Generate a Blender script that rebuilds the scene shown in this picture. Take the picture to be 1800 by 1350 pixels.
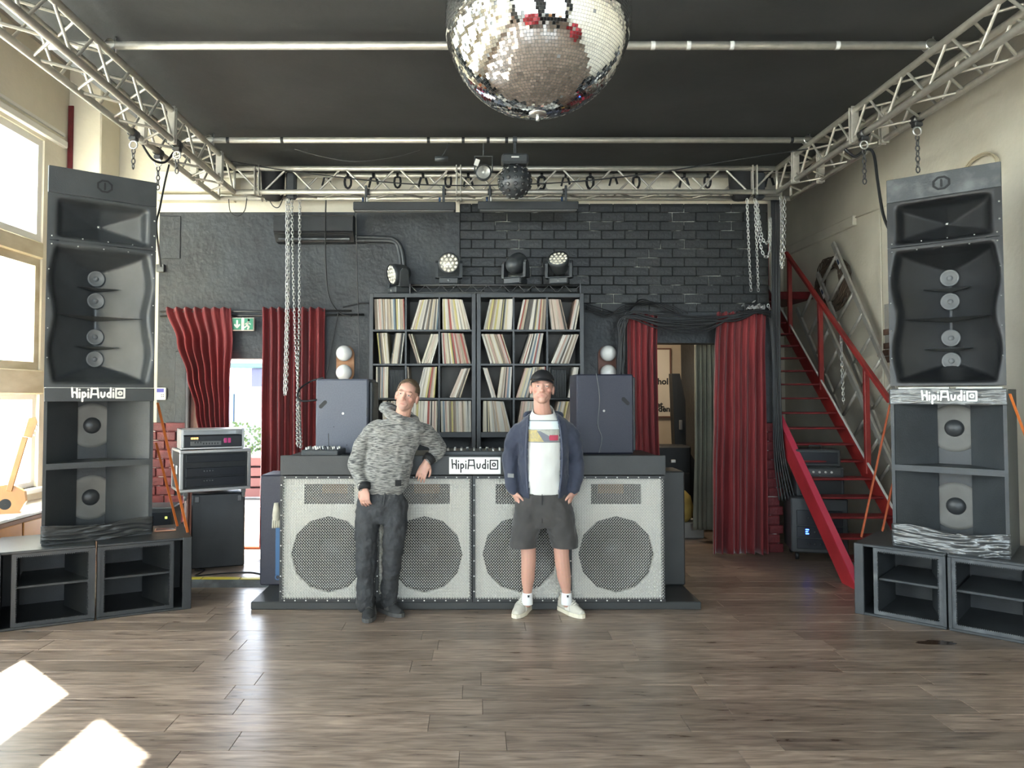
import bpy, bmesh, math, random
from mathutils import Vector, Matrix
R = math.radians
random.seed(7)
scene = bpy.context.scene
for o in list(bpy.data.objects):
    bpy.data.objects.remove(o)
COL = scene.collection

# ------------------------------------------------------------------ camera
F = 1300.0; PX = 839.0; PITCH = R(2.0); EYE = 1.635
CY = 694.0 - F * math.tan(PITCH)
cd = bpy.data.cameras.new('camera'); cam = bpy.data.objects.new('camera', cd); COL.objects.link(cam)
cd.sensor_width = 36.0; cd.lens = 36.0 * F / 1800.0
cd.shift_x = (900.0 - PX) / 1800.0; cd.shift_y = -(675.0 - CY) / 1800.0
cd.clip_start = 0.05; cd.clip_end = 200
cam.location = (0, 0, EYE); cam.rotation_euler = (R(90) + PITCH, 0, 0)
scene.camera = cam

# ------------------------------------------------------------------ world, sun, exposure
w = bpy.data.worlds.new('world'); scene.world = w; w.use_nodes = True
bg = w.node_tree.nodes['Background']
bg.inputs['Color'].default_value = (0.86, 0.95, 1.08, 1)
bg.inputs['Strength'].default_value = 6.0
sd = bpy.data.lights.new('sun', 'SUN'); sun = bpy.data.objects.new('sun', sd); COL.objects.link(sun)
sd.energy = 42.0; sd.angle = R(0.6); sd.color = (1.0, 0.95, 0.86)
sun.location = (-12, 18, 16)
sun.rotation_euler = Vector((0.73, -0.68, -1.0)).to_track_quat('-Z', 'Y').to_euler()
scene.view_settings.view_transform = 'Standard'; scene.view_settings.look = 'None'
scene.view_settings.gamma = 1.0; scene.view_settings.use_curve_mapping = False
scene.view_settings.exposure = 1.4
scene.cycles.use_denoising = True
scene.cycles.max_bounces = 10; scene.cycles.diffuse_bounces = 6; scene.cycles.glossy_bounces = 4
scene.cycles.transmission_bounces = 6; scene.cycles.transparent_max_bounces = 8
scene.cycles.sample_clamp_indirect = 8.0

def at(px, py, Y):
    """photo pixel -> world point on the vertical plane at depth Y"""
    a = PITCH + math.atan((CY - py) / F); dz = Y * math.tan(a)
    d = Y * math.cos(PITCH) + dz * math.sin(PITCH)
    return Vector(((px - PX) / F * d, Y, EYE + dz))
def on_floor(px, py, z=0.0):
    a = PITCH + math.atan((CY - py) / F)
    return at(px, py, (z - EYE) / math.tan(a))

# ------------------------------------------------------------------ materials
def mat(name, col, rough=0.5, metal=0.0, col2=None, nscale=6.0, stretch=(1, 1, 1), bump=0.0, bscale=60.0, spec=0.5,
        detail=4.0, lo=0.35, hi=0.7, coat=0.0, trans=0.0, emit=None, estr=1.0, sheen=0.0, rvar=0.0):
    m = bpy.data.materials.new(name); m.use_nodes = True
    nt = m.node_tree; N = nt.nodes; L = nt.links
    b = N['Principled BSDF']
    b.inputs['Base Color'].default_value = (*col, 1)
    b.inputs['Roughness'].default_value = rough; b.inputs['Metallic'].default_value = metal
    b.inputs['Specular IOR Level'].default_value = spec
    b.inputs['Coat Weight'].default_value = coat
    b.inputs['Transmission Weight'].default_value = trans
    b.inputs['Sheen Weight'].default_value = sheen
    if emit:
        b.inputs['Emission Color'].default_value = (*emit, 1); b.inputs['Emission Strength'].default_value = estr
    tc = N.new('ShaderNodeTexCoord'); mp = N.new('ShaderNodeMapping'); mp.inputs['Scale'].default_value = stretch
    L.new(tc.outputs['Object'], mp.inputs['Vector'])
    if col2 or rvar:
        n = N.new('ShaderNodeTexNoise'); n.inputs['Scale'].default_value = nscale; n.inputs['Detail'].default_value = detail
        L.new(mp.outputs['Vector'], n.inputs['Vector'])
        mr = N.new('ShaderNodeMapRange'); mr.inputs['From Min'].default_value = lo; mr.inputs['From Max'].default_value = hi
        L.new(n.outputs['Fac'], mr.inputs['Value'])
        if col2:
            mx = N.new('ShaderNodeMix'); mx.data_type = 'RGBA'
            mx.inputs[6].default_value = (*col, 1); mx.inputs[7].default_value = (*col2, 1)
            L.new(mr.outputs['Result'], mx.inputs['Factor']); L.new(mx.outputs[2], b.inputs['Base Color'])
        if rvar:
            m2 = N.new('ShaderNodeMapRange'); m2.inputs['To Min'].default_value = rough; m2.inputs['To Max'].default_value = rough + rvar
            L.new(mr.outputs['Result'], m2.inputs['Value']); L.new(m2.outputs['Result'], b.inputs['Roughness'])
    if bump:
        n2 = N.new('ShaderNodeTexNoise'); n2.inputs['Scale'].default_value = bscale; n2.inputs['Detail'].default_value = 5
        L.new(mp.outputs['Vector'], n2.inputs['Vector'])
        bp = N.new('ShaderNodeBump'); bp.inputs['Strength'].default_value = bump; bp.inputs['Distance'].default_value = 0.02
        L.new(n2.outputs['Fac'], bp.inputs['Height']); L.new(bp.outputs['Normal'], b.inputs['Normal'])
    return m
def nodes_of(m):
    return m.node_tree.nodes, m.node_tree.links, m.node_tree.nodes['Principled BSDF']

M = {}
M['black_wall'] = mat('black wall paint', (0.020, 0.022, 0.024), 0.45, col2=(0.052, 0.059, 0.065), nscale=2.4, detail=9, lo=.38, hi=.72, bump=0.5, bscale=16, rvar=0.2)
M['brick_black'] = mat('black painted brick', (0.012, 0.013, 0.0135), 0.42, col2=(0.022, 0.024, 0.024), nscale=9, bump=0.25, bscale=40)
M['mortar'] = mat('worn mortar', (0.012, 0.013, 0.013), 0.8, col2=(0.42, 0.41, 0.37), nscale=3.5, detail=8, lo=0.56, hi=0.62, bump=0.3)
M['brick_red'] = mat('dark red painted brick', (0.17, 0.018, 0.022), 0.5, col2=(0.10, 0.012, 0.015), nscale=12, bump=0.3, bscale=40)
M['mortar_red'] = mat('chipped red mortar', (0.10, 0.015, 0.018), 0.8, col2=(0.55, 0.5, 0.47), nscale=9, detail=8, lo=0.52, hi=0.6)
M['brick_raw'] = mat('bare brown brick', (0.17, 0.095, 0.065), 0.85, col2=(0.09, 0.05, 0.035), nscale=10, bump=0.3)
M['mortar_raw'] = mat('grey lime mortar', (0.35, 0.33, 0.29), 0.9, bump=0.3)
M['cream'] = mat('cream plaster', (0.74, 0.69, 0.57), 0.8, col2=(0.62, 0.57, 0.46), nscale=1.6, bump=0.15, bscale=25, detail=6)
M['ceiling'] = mat('upper ceiling', (0.25, 0.24, 0.22), 0.9)
M['fabric_black'] = mat('black ceiling cloth', (0.022, 0.024, 0.024), 0.75, col2=(0.034, 0.036, 0.036), nscale=1.4, bump=0.2, bscale=8)
M['slab'] = mat('floor slab', (0.03, 0.022, 0.017), 0.8)
M['white_frame'] = mat('white window paint', (0.75, 0.73, 0.68), 0.45)
M['olive_frame'] = mat('worn wood window paint', (0.46, 0.38, 0.24), 0.5, col2=(0.62, 0.55, 0.40), nscale=8, stretch=(1, .3, 1))
M['glass'] = mat('clear glass', (0.95, 1, 0.98), 0.02, spec=0.5, trans=1.0)
M['black'] = mat('black paint', (0.034, 0.038, 0.041), 0.42, col2=(0.048, 0.053, 0.056), nscale=5, bump=0.08, bscale=120)  # lifted black: the haze over the speakers is mixed into this colour
M['black_satin'] = mat('satin black horn', (0.038, 0.042, 0.045), 0.36, col2=(0.050, 0.055, 0.058), nscale=7)
M['black_dark'] = mat('unhazed black paint', (0.017, 0.019, 0.020), 0.45, col2=(0.026, 0.028, 0.030), nscale=5, bump=0.08, bscale=120)  # darker copy of black, without the haze and light in its colour
M['black_deep'] = mat('deep black', (0.008, 0.009, 0.010), 0.6)
M['grey_worn'] = mat('worn grey paint', (0.062, 0.068, 0.072), 0.45, col2=(0.15, 0.16, 0.165), nscale=9, detail=7, lo=0.45, hi=0.75, bump=0.1, bscale=90)
M['tube'] = mat('aluminium tube', (0.56, 0.53, 0.47), 0.44, metal=0.65, col2=(0.47, 0.45, 0.39), nscale=20)
M['steel'] = mat('zinc steel', (0.62, 0.62, 0.60), 0.35, metal=1.0)
M['steel_dark'] = mat('dark steel', (0.10, 0.10, 0.10), 0.45, metal=0.9)
M['alu_edge'] = mat('flight case aluminium', (0.55, 0.55, 0.54), 0.4, metal=0.9)
M['rubber'] = mat('black rubber cable', (0.012, 0.013, 0.014), 0.5)
M['white_paint'] = mat('white paint', (0.80, 0.79, 0.75), 0.5)
M['red_paint'] = mat('red stair paint', (0.30, 0.028, 0.024), 0.4, col2=(0.20, 0.016, 0.016), nscale=5, bump=0.1)
M['red_deep'] = mat('deep red tread paint', (0.22, 0.016, 0.02), 0.45, col2=(0.14, 0.012, 0.014), nscale=6)

# floor planks: laminate, each plank its own tone
def plank_material():
    m = mat('brown laminate', (0.2, 0.13, 0.09), 0.3); N, L, b = nodes_of(m)
    tc = N.new('ShaderNodeTexCoord'); oi = N.new('ShaderNodeObjectInfo')
    ad = N.new('ShaderNodeVectorMath'); ad.operation = 'ADD'
    sc = N.new('ShaderNodeVectorMath'); sc.operation = 'SCALE'; sc.inputs['Scale'].default_value = 37.0
    cb = N.new('ShaderNodeCombineXYZ')
    for k in range(3): L.new(oi.outputs['Random'], cb.inputs[k])
    L.new(cb.outputs[0], sc.inputs[0]); L.new(tc.outputs['Object'], ad.inputs[0]); L.new(sc.outputs[0], ad.inputs[1])
    mp = N.new('ShaderNodeMapping'); mp.inputs['Scale'].default_value = (1.6, 13, 1); L.new(ad.outputs[0], mp.inputs['Vector'])
    n = N.new('ShaderNodeTexNoise'); n.inputs['Scale'].default_value = 3.0; n.inputs['Detail'].default_value = 8; n.inputs['Distortion'].default_value = 0.6
    L.new(mp.outputs[0], n.inputs['Vector'])
    cr = N.new('ShaderNodeValToRGB'); e = cr.color_ramp.elements
    e[0].position = 0.30; e[0].color = (0.115, 0.080, 0.060, 1); e[1].position = 0.72; e[1].color = (0.37, 0.285, 0.225, 1)
    L.new(n.outputs['Fac'], cr.inputs['Fac'])
    hs = N.new('ShaderNodeHueSaturation'); mr = N.new('ShaderNodeMapRange')
    mr.inputs['To Min'].default_value = 0.72; mr.inputs['To Max'].default_value = 1.2
    L.new(oi.outputs['Random'], mr.inputs['Value']); L.new(mr.outputs[0], hs.inputs['Value']); L.new(cr.outputs[0], hs.inputs['Color'])
    L.new(hs.outputs[0], b.inputs['Base Color'])
    m3 = N.new('ShaderNodeMapRange'); m3.inputs['To Min'].default_value = 0.22; m3.inputs['To Max'].default_value = 0.40
    L.new(n.outputs['Fac'], m3.inputs['Value']); L.new(m3.outputs[0], b.inputs['Roughness'])
    bp = N.new('ShaderNodeBump'); bp.inputs['Strength'].default_value = 0.18; bp.inputs['Distance'].default_value = 0.003
    L.new(n.outputs['Fac'], bp.inputs['Height']); L.new(bp.outputs[0], b.inputs['Normal'])
    return m
M['plank'] = plank_material()

# ------------------------------------------------------------------ mesh builder
class MB:
    def __init__(self, X=None):
        self.v = []; self.f = []; self.s = []; self.X = X
    def add(self, vs, fs, smooth=False):
        o = len(self.v)
        if self.X is not None: vs = [self.X @ Vector(p) for p in vs]
        self.v += [tuple(p) for p in vs]
        for f in fs:
            self.f.append(tuple(i + o for i in f)); self.s.append(smooth)
        return self
    def box(self, x0, x1, y0, y1, z0, z1, ch=0.0, T=None):
        if ch <= 0:
            vs = [(x, y, z) for x in (x0, x1) for y in (y0, y1) for z in (z0, z1)]
            fs = [(0, 1, 3, 2), (4, 6, 7, 5), (0, 4, 5, 1), (2, 3, 7, 6), (0, 2, 6, 4), (1, 5, 7, 3)]
        else:
            vs = []; idx = {}
            for i, (x, sx) in enumerate(((x0, 1), (x1, -1))):
                for j, (y, sy) in enumerate(((y0, 1), (y1, -1))):
                    for k, (z, sz) in enumerate(((z0, 1), (z1, -1))):
                        for a in range(3):
                            p = [x + sx * ch, y + sy * ch, z + sz * ch]
                            p[a] = (x, y, z)[a]
                            idx[(i, j, k, a)] = len(vs); vs.append(tuple(p))
            I = lambda i, j, k, a: idx[(i, j, k, a)]
            fs = []
            for s in (0, 1):
                q = [(s, 0, 0), (s, 1, 0), (s, 1, 1), (s, 0, 1)]; fs.append([I(*t, 0) for t in q])
                q = [(0, s, 0), (1, s, 0), (1, s, 1), (0, s, 1)]; fs.append([I(*t, 1) for t in q])
                q = [(0, 0, s), (1, 0, s), (1, 1, s), (0, 1, s)]; fs.append([I(*t, 2) for t in q])
            for s in (0, 1):
                for t in (0, 1):
                    fs.append([I(s, t, 0, 0), I(s, t, 1, 0), I(s, t, 1, 1), I(s, t, 0, 1)])
                    fs.append([I(s, 0, t, 0), I(s, 1, t, 0), I(s, 1, t, 2), I(s, 0, t, 2)])
                    fs.append([I(0, s, t, 1), I(1, s, t, 1), I(1, s, t, 2), I(0, s, t, 2)])
                    for k in (0, 1): fs.append([I(s, t, k, 0), I(s, t, k, 1), I(s, t, k, 2)])
        if T is not None: vs = [T @ Vector(p) for p in vs]
        return self.add(vs, fs)
    def tube(self, pts, r, n=8, caps=True, smooth=True, closed=False):
        pts = [Vector(p) for p in pts]; k = len(pts)
        rs = r if isinstance(r, (list, tuple)) else [r] * k
        rings = []; prev = None
        for i, p in enumerate(pts):
            if closed: t = pts[(i + 1) % k] - pts[i - 1]
            else: t = pts[min(i + 1, k - 1)] - pts[max(i - 1, 0)]
            t = t.normalized() if t.length > 1e-9 else Vector((0, 0, 1))
            if prev is None:
                u = t.orthogonal().normalized()
            else:
                u = (prev - t * prev.dot(t)); u = u.normalized() if u.length > 1e-6 else t.orthogonal().normalized()
            prev = u; v = t.cross(u)
            rr = rs[i]; ra, rb = rr if isinstance(rr, (list, tuple)) else (rr, rr)
            rings.append([p + u * (ra * math.cos(2 * math.pi * j / n)) + v * (rb * math.sin(2 * math.pi * j / n)) for j in range(n)])
        return self.loft(rings, caps and not closed, smooth, closed)
    def loft(self, rings, caps=True, smooth=True, closed=False):
        n = len(rings[0]); vs = [p for r_ in rings for p in r_]; fs = []
        k = len(rings)
        for i in range(k if closed else k - 1):
            a = i * n; b = ((i + 1) % k) * n
            for j in range(n):
                j2 = (j + 1) % n; fs.append((a + j, a + j2, b + j2, b + j))
        self.add(vs, fs, smooth)
        if caps:
            o = len(self.v) - len(vs)
            self.f.append(tuple(o + j for j in reversed(range(n)))); self.s.append(False)
            self.f.append(tuple(o + (k - 1) * n + j for j in range(n))); self.s.append(False)
        return self
    def lathe(self, prof, n=16, T=None, smooth=True, caps=False):
        T = T or Matrix.Identity(4)
        rings = [[T @ Vector((r * math.cos(2 * math.pi * j / n), r * math.sin(2 * math.pi * j / n), z)) for j in range(n)] for r, z in prof]
        return self.loft(rings, caps, smooth)
    def sphere(self, c, r, nu=16, nv=10, T=None):
        r = r if isinstance(r, (list, tuple)) else (r, r, r); c = Vector(c); rings = []
        for i in range(1, nv):
            a = math.pi * i / nv
            rings.append([Vector((c.x + r[0] * math.sin(a) * math.cos(2 * math.pi * j / nu), c.y + r[1] * math.sin(a) * math.sin(2 * math.pi * j / nu), c.z - r[2] * math.cos(a))) for j in range(nu)])
        if T is not None: rings = [[T @ p for p in q] for q in rings]
        return self.loft(rings, True, True)
    def prism(self, poly, h0, h1, T=None):
        """poly in local xy, extruded along local z"""
        T = T or Matrix.Identity(4); n = len(poly)
        vs = [T @ Vector((x, y, h0)) for x, y in poly] + [T @ Vector((x, y, h1)) for x, y in poly]
        fs = [tuple(reversed(range(n))), tuple(range(n, 2 * n))] + [(j, (j + 1) % n, n + (j + 1) % n, n + j) for j in range(n)]
        return self.add(vs, fs)
    def grid(self, fn, nu, nv, smooth=True):
        vs = [fn(i / nu, j / nv) for j in range(nv + 1) for i in range(nu + 1)]
        fs = [(j * (nu + 1) + i, j * (nu + 1) + i + 1, (j + 1) * (nu + 1) + i + 1, (j + 1) * (nu + 1) + i) for j in range(nv) for i in range(nu)]
        return self.add(vs, fs, smooth)
    def mesh(self, name, material):
        me = bpy.data.meshes.new(name); me.from_pydata(self.v, [], self.f)
        me.polygons.foreach_set('use_smooth', self.s)
        bm = bmesh.new(); bm.from_mesh(me); bmesh.ops.recalc_face_normals(bm, faces=bm.faces); bm.to_mesh(me); bm.free()
        for m in (material if isinstance(material, (list, tuple)) else [material]):
            me.materials.append(M[m] if isinstance(m, str) else m)
        return me
    def build(self, name, material, parent=None, X=None):
        return link(name, self.mesh(name, material), parent, X)
def link(name, me, parent=None, X=None):
    o = bpy.data.objects.new(name, me); COL.objects.link(o)
    if parent is not None: o.parent = parent
    if X is not None: o.matrix_local = X
    return o
def tag(o, label=None, cat=None, group=None, kind=None):
    for k, v in (('label', label), ('category', cat), ('group', group), ('kind', kind)):
        if v: o[k] = v
    return o
def thing(name, label, cat, loc=(0, 0, 0), rz=0.0, group=None):
    o = bpy.data.objects.new(name, None); COL.objects.link(o); o.empty_display_size = 0.1
    o.location = loc; o.rotation_euler = (0, 0, rz)
    return tag(o, label, cat, group)
def struct(o): o['kind'] = 'structure'; return o
def copy_tree(o, parent=None):
    c = o.copy(); COL.objects.link(c); c.parent = parent
    for ch in list(o.children): copy_tree(ch, c)
    return c
def solidify(o, t, off=0.0):
    md = o.modifiers.new('thickness', 'SOLIDIFY'); md.thickness = t; md.offset = off; return o
def frame_to(p, d):
    """matrix with local z along d at p"""
    return Matrix.Translation(Vector(p)) @ Vector(d).to_track_quat('Z', 'Y').to_matrix().to_4x4()
def bez(pts, n=12):
    """smooth polyline through points (catmull-rom)"""
    P = [Vector(p) for p in pts]; out = []
    for i in range(len(P) - 1):
        p0 = P[max(i - 1, 0)]; p1 = P[i]; p2 = P[i + 1]; p3 = P[min(i + 2, len(P) - 1)]
        for k in range(n):
            t = k / n
            out.append(0.5 * ((2 * p1) + (p2 - p0) * t + (2 * p0 - 5 * p1 + 4 * p2 - p3) * t * t + (3 * p1 - p0 - 3 * p2 + p3) * t ** 3))
    out.append(P[-1]); return out
def cable(name, pts, r, material, label, cat='cable', group=None, n=6, seg=10, parent=None):
    o = MB().tube(bez(pts, seg), r, n).build(name, material, parent)
    if label: tag(o, label, cat, group)
    return o
# ================================================================== STRUCTURE
XL, XR, YB, YR, ZC = -4.2, 4.45, 7.9, -3.6, 5.0
YS = 10.7                                  # end of the stairwell
# floor
fl = MB().box(XL - .3, XR + .3, YR - .3, YS + .2, -0.10, -0.012).build('floor', 'slab'); struct(fl)
fl2 = MB().box(XL, XR, YR, 2.5, -0.012, 0.0).build('far_boards', 'plank', fl)
rng = random.Random(3); row = 0; y = 2.5; PW = 0.192
while y < YB + 0.1:
    x = XL - rng.uniform(0.0, 1.25); PL = 1.28
    while x < XR:
        x0, x1 = max(x, XL), min(x + PL, XR)
        if x1 - x0 > 0.05:
            me_w = x1 - x0 - 0.0022
            hw, hy = me_w / 2, (PW - 0.0022) / 2; dz = rng.uniform(-0.0005, 0.0004)
            b = MB().box(-hw, hw, -hy, hy, -0.011, 0.0, ch=0.0012)
            b.build('plank', 'plank', fl, Matrix.Translation(((x0 + x1) / 2, y + PW / 2, dz)))
        x += PL
    y += PW
MB().box(XL, XR, y, YS, -0.012, -0.001).build('stairwell_boards', 'plank', fl)

# back wall with two door openings
ZB1, ZB2 = 3.60, 3.69                      # black paint ends: plaster side, brick side
D1 = (-3.2, -1.78, 2.10); D2 = (1.78, 2.70, 2.19); XBR = 3.14; XS = -0.19
wb = MB()
T = 0.3
wb.box(-3.42, D1[0], YB, YB + T, 0, ZB1).box(D1[1], XS, YB, YB + T, 0, ZB1).box(D1[0], D1[1], YB, YB + T, D1[2], ZB1)
wb.box(XS, D2[0], YB + .05, YB + T, 0, ZB2).box(D2[0], D2[1], YB + .05, YB + T, D2[2], ZB2).box(D2[1], XBR, YB + .05, YB + T, 0, ZB2)
wb.box(XS, D2[0], YB, YB + .05, 0, 2.52).box(D2[0], D2[1], YB, YB + .05, D2[2], 2.52).box(D2[1], XBR, YB, YB + .05, 0, 2.52)
wb = struct(wb.build('wall_back', 'black_wall'))
MB().box(XL, -3.42, YB, YB + T, 0, ZC).box(-3.42, XS, YB - .002, YB + T, ZB1, ZC).box(XS, XBR, YB + .03, YB + T, ZB2, ZC).build('cream_plaster', 'cream', wb)
# joint bed and the black painted bricks
MB().box(XS, XBR, YB + .035, YB + .05, 2.52, ZB2).build('mortar_bed', 'mortar', wb)
BL, BH = 0.255, 0.0985
brick_me = [MB().box(-BL / 2 + .004, BL / 2 - .004, -0.014, 0.03, -BH / 2 + .004, BH / 2 - .004, ch=0.004).mesh('brick', 'brick_black')]
half_me = MB().box(-BL / 4 + .004, BL / 4 - .004, -0.014, 0.03, -BH / 2 + .004, BH / 2 - .004, ch=0.004).mesh('brick', 'brick_black')
rng = random.Random(5)
for r_ in range(12):
    z = 2.52 + BH / 2 + r_ * BH
    if z + BH / 2 > ZB2 + .02: break
    x = XS + (BL / 2 if r_ % 2 == 0 else 0.0)
    if r_ % 2: link('brick', half_me, wb, Matrix.Translation((XS + BL / 4, YB + .035, z))); x = XS + BL / 2 + BL / 2
    while x + BL / 2 < XBR + .02:
        link('brick', brick_me[0], wb, Matrix.Translation((x, YB + .035 + rng.uniform(-.003, .004), z)) @ Matrix.Rotation(rng.uniform(-.006, .006), 4, 'Y')); x += BL
    if XBR - (x - BL / 2) > .06:
        link('brick', half_me, wb, Matrix.Translation((XBR - BL / 4, YB + .036, z)))
# pier beside the stairs: black above, red brick below
pier = MB().box(2.735, XBR, 7.72, YB, 1.34, 2.52, ch=.01)
pier = struct(pier.build('wall_pier', 'black_wall'))
MB().box(2.74, XBR - .005, 7.735, YB, 0, 1.34).build('mortar_bed', 'mortar_red', pier)
BRL, BRH = 0.205, 0.096
bme = MB().box(-BRL / 2 + .005, BRL / 2 - .005, -0.016, 0.02, -BRH / 2 + .005, BRH / 2 - .005, ch=.005).mesh('brick', 'brick_red')
for r_ in range(14):
    z = BRH / 2 + r_ * BRH
    for x in ((2.84, 3.04) if r_ % 2 else (2.94, 3.075)):
        if r_ % 2 == 0 and x == 3.075:
            pass
        link('brick', bme, pier, Matrix.Translation((x, 7.735, z)))
# red dado left of the side door
dl = MB().box(-3.60, -3.21, YB - .035, YB, 0, 1.34); dl = struct(dl.build('wall_dado', 'mortar_red'))
for r_ in range(14):
    for k in range(2):
        link('brick', bme, dl, Matrix.Translation((-3.5 + .205 * k + (.09 if r_ % 2 else 0), YB - .035, BRH / 2 + r_ * BRH)))
# plaster pilaster in the rear corner and a cream bulkhead
struct(MB().box(XL, -3.86, 7.5, YB, 0, ZC, ch=.012).build('wall_pilaster', 'cream'))
struct(MB().box(-3.40, -2.55, 7.72, YB, 3.78, 4.0, ch=.01).box(-3.40, -2.60, 7.78, YB, 3.70, 3.76).build('trim_1', 'cream'))
# red pipe of old paint in the corner
MB().box(XL + .004, XL + .06, 7.485, 7.498, 3.55, 4.6, ch=.004).build('paint_strip', 'brick_red', bpy.data.objects['wall_pilaster'])

# left wall with window columns
cols = [(6.35, 7.1), (5.1, 6.2), (3.8, 4.9), (2.5, 3.6), (1.2, 2.3), (-0.1, 1.0), (-1.4, -0.3), (-2.7, -1.6)]
rows = [(0.76, 1.64), (1.87, 2.94), (3.10, 4.10)]
wl = MB(); ys = [YB + T] + [v for c in cols for v in (c[1], c[0])] + [YR - .3]
for a, b_ in zip(ys[0::2], ys[1::2]): wl.box(XL - .3, XL, b_, a, 0, ZC)
for c in cols: wl.box(XL - .3, XL, c[0], c[1], 0, rows[0][0]).box(XL - .3, XL, c[0], c[1], rows[2][1], ZC)
struct(wl.build('wall_left', 'cream'))
gm = bpy.data.materials.new('thin glass'); gm.use_nodes = True; N = gm.node_tree.nodes; L = gm.node_tree.links
N.remove(N['Principled BSDF']); tr = N.new('ShaderNodeBsdfTransparent'); gl = N.new('ShaderNodeBsdfGlossy'); gl.inputs['Roughness'].default_value = 0.02
tr.inputs['Color'].default_value = (.95, .98, .96, 1)
mx = N.new('ShaderNodeMixShader'); mx.inputs['Fac'].default_value = 0.06
L.new(tr.outputs[0], mx.inputs[1]); L.new(gl.outputs[0], mx.inputs[2]); L.new(mx.outputs[0], N['Material Output'].inputs['Surface'])
M['thin_glass'] = gm
def window(n, c, full):
    y0, y1 = c
    fr = MB()
    def ring(za, zb, wdt, x0, x1, m_):
        m_.box(x0, x1, y0, y1, za, za + wdt).box(x0, x1, y0, y1, zb - wdt, zb).box(x0, x1, y0, y0 + wdt, za + wdt, zb - wdt).box(x0, x1, y1 - wdt, y1, za + wdt, zb - wdt)
    w_ = MB().box(XL - .18, XL + .015, y0, y1, 2.94, 3.10, ch=.012).box(XL - .2, XL + .03, y0 - .02, y1 + .02, 1.64, 1.87, ch=.012).build('window_%d' % n, 'olive_frame'); struct(w_)
    ring(rows[2][0], rows[2][1], .07, XL - .14, XL - .02, fr); fr.build('upper_frame', 'white_frame', w_)
    fr = MB(); ring(rows[1][0], rows[1][1], .075, XL - .14, XL - .02, fr); fr.build('middle_frame', 'olive_frame', w_)
    fr = MB(); ring(rows[0][0], rows[0][1], .05, XL - .14, XL - .04, fr); fr.build('lower_frame', 'white_frame', w_)
    for za, zb in rows:
        MB().box(XL - .085, XL - .08, y0 + .04, y1 - .04, za + .04, zb - .04).build('pane', 'thin_glass', w_)
    MB().box(XL - .25, XL + .09, y0 - .05, y1 + .05, .72, .76, ch=.008).build('window_sill', 'white_frame', w_)
for i, c in enumerate(cols): window(i + 1, c, i < 2)
MB().box(XL, XL + .05, 4.8, 7.42, 4.13, 4.20, ch=.008).box(XL, XL + .02, 4.8, 7.42, 4.25, 4.28).build('head_board', 'white_frame', bpy.data.objects['window_1'])

# right wall (cream) with a patch of bare brick, stairwell end wall, rear wall
wr = struct(MB().box(XR, XR + .3, YR - .3, YS + .3, 0, ZC).build('wall_right', 'cream'))
struct(MB().box(XBR, XR, YS, YS + .3, 0, ZC).build('wall_stairwell', 'cream'))
struct(MB().box(XBR - .3, XBR, YB + T, YS + .3, 0, ZC).build('wall_stair_side', 'black_wall'))
rp = MB().box(XR - .006, XR, 7.35, 8.05, 2.0, 2.62).build('mortar_bed', 'mortar_raw', wr)
bme2 = MB().box(-.012, .012, -.12, .12, -.032, .032, ch=.004).mesh('brick', 'brick_raw')
rng = random.Random(9)
for r_ in range(11):
    z = 1.94 + r_ * .075
    for k in range(4):
        y = 7.3 + k * .255 + (.127 if r_ % 2 else 0)
        if 7.3 < y < 8.2 and z < 2.95 - 1.1 * (y - 7.4) and z > 1.6 + .5 * (y - 7.3): link('brick', bme2, wr, Matrix.Translation((XR - .008, y, z)))
wrr = MB()
for a, b_ in ((XL, -3.5), (-0.5, 0.5), (3.5, XR)): wrr.box(a, b_, YR - .3, YR, 0, ZC)
for a, b_ in ((-3.5, -.5), (.5, 3.5)): wrr.box(a, b_, YR - .3, YR, 0, .7).box(a, b_, YR - .3, YR, 3.7, ZC)
struct(wrr.build('wall_rear', 'black_wall'))
for k, (a, b_) in enumerate(((-3.5, -.5), (.5, 3.5))):  # unseen windows added behind the camera, widened for frontal light
    w_ = MB().box(a, b_, YR - .15, YR - .05, .7, .78).box(a, b_, YR - .15, YR - .05, 3.62, 3.7).box(a, a + .08, YR - .15, YR - .05, .78, 3.62).box(b_ - .08, b_, YR - .15, YR - .05, .78, 3.62).box((a + b_) / 2 - .03, (a + b_) / 2 + .03, YR - .14, YR - .06, .78, 3.62).build('window_%d' % (20 + k), 'white_frame'); struct(w_)
    MB().box(a + .06, b_ - .06, YR - .105, YR - .1, .76, 3.64).build('pane', 'thin_glass', w_)
struct(MB().box(XL - .3, XR + .3, YR - .3, YS + .3, ZC, ZC + .2).build('ceiling', 'ceiling'))
# daylight portals in the openings (guide the sky sampling, emit nothing)
def portal(name, c, sx, sy, d):
    l = bpy.data.lights.new(name, 'AREA'); l.shape = 'RECTANGLE'; l.size = sx; l.size_y = sy; l.cycles.is_portal = True
    o = bpy.data.objects.new(name, l); COL.objects.link(o); o.location = c
    o.rotation_euler = Vector(d).to_track_quat('-Z', 'Z').to_euler(); return o
portal('portal_left', (XL - .32, 2.2, 2.43), 3.5, 9.9, (1, 0, 0)).rotation_euler = (R(90), 0, R(-90))
bpy.data.objects['portal_left'].data.size = 9.9; bpy.data.objects['portal_left'].data.size_y = 3.5
portal('portal_rear', (0, YR - .32, 2.2), 7.0, 3.0, (0, 1, 0)).rotation_euler = (R(90), 0, 0)
portal('portal_door', (-2.49, YB + T + .02, 1.05), 1.4, 2.1, (0, -1, 0)).rotation_euler = (R(-90), 0, 0)

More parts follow.
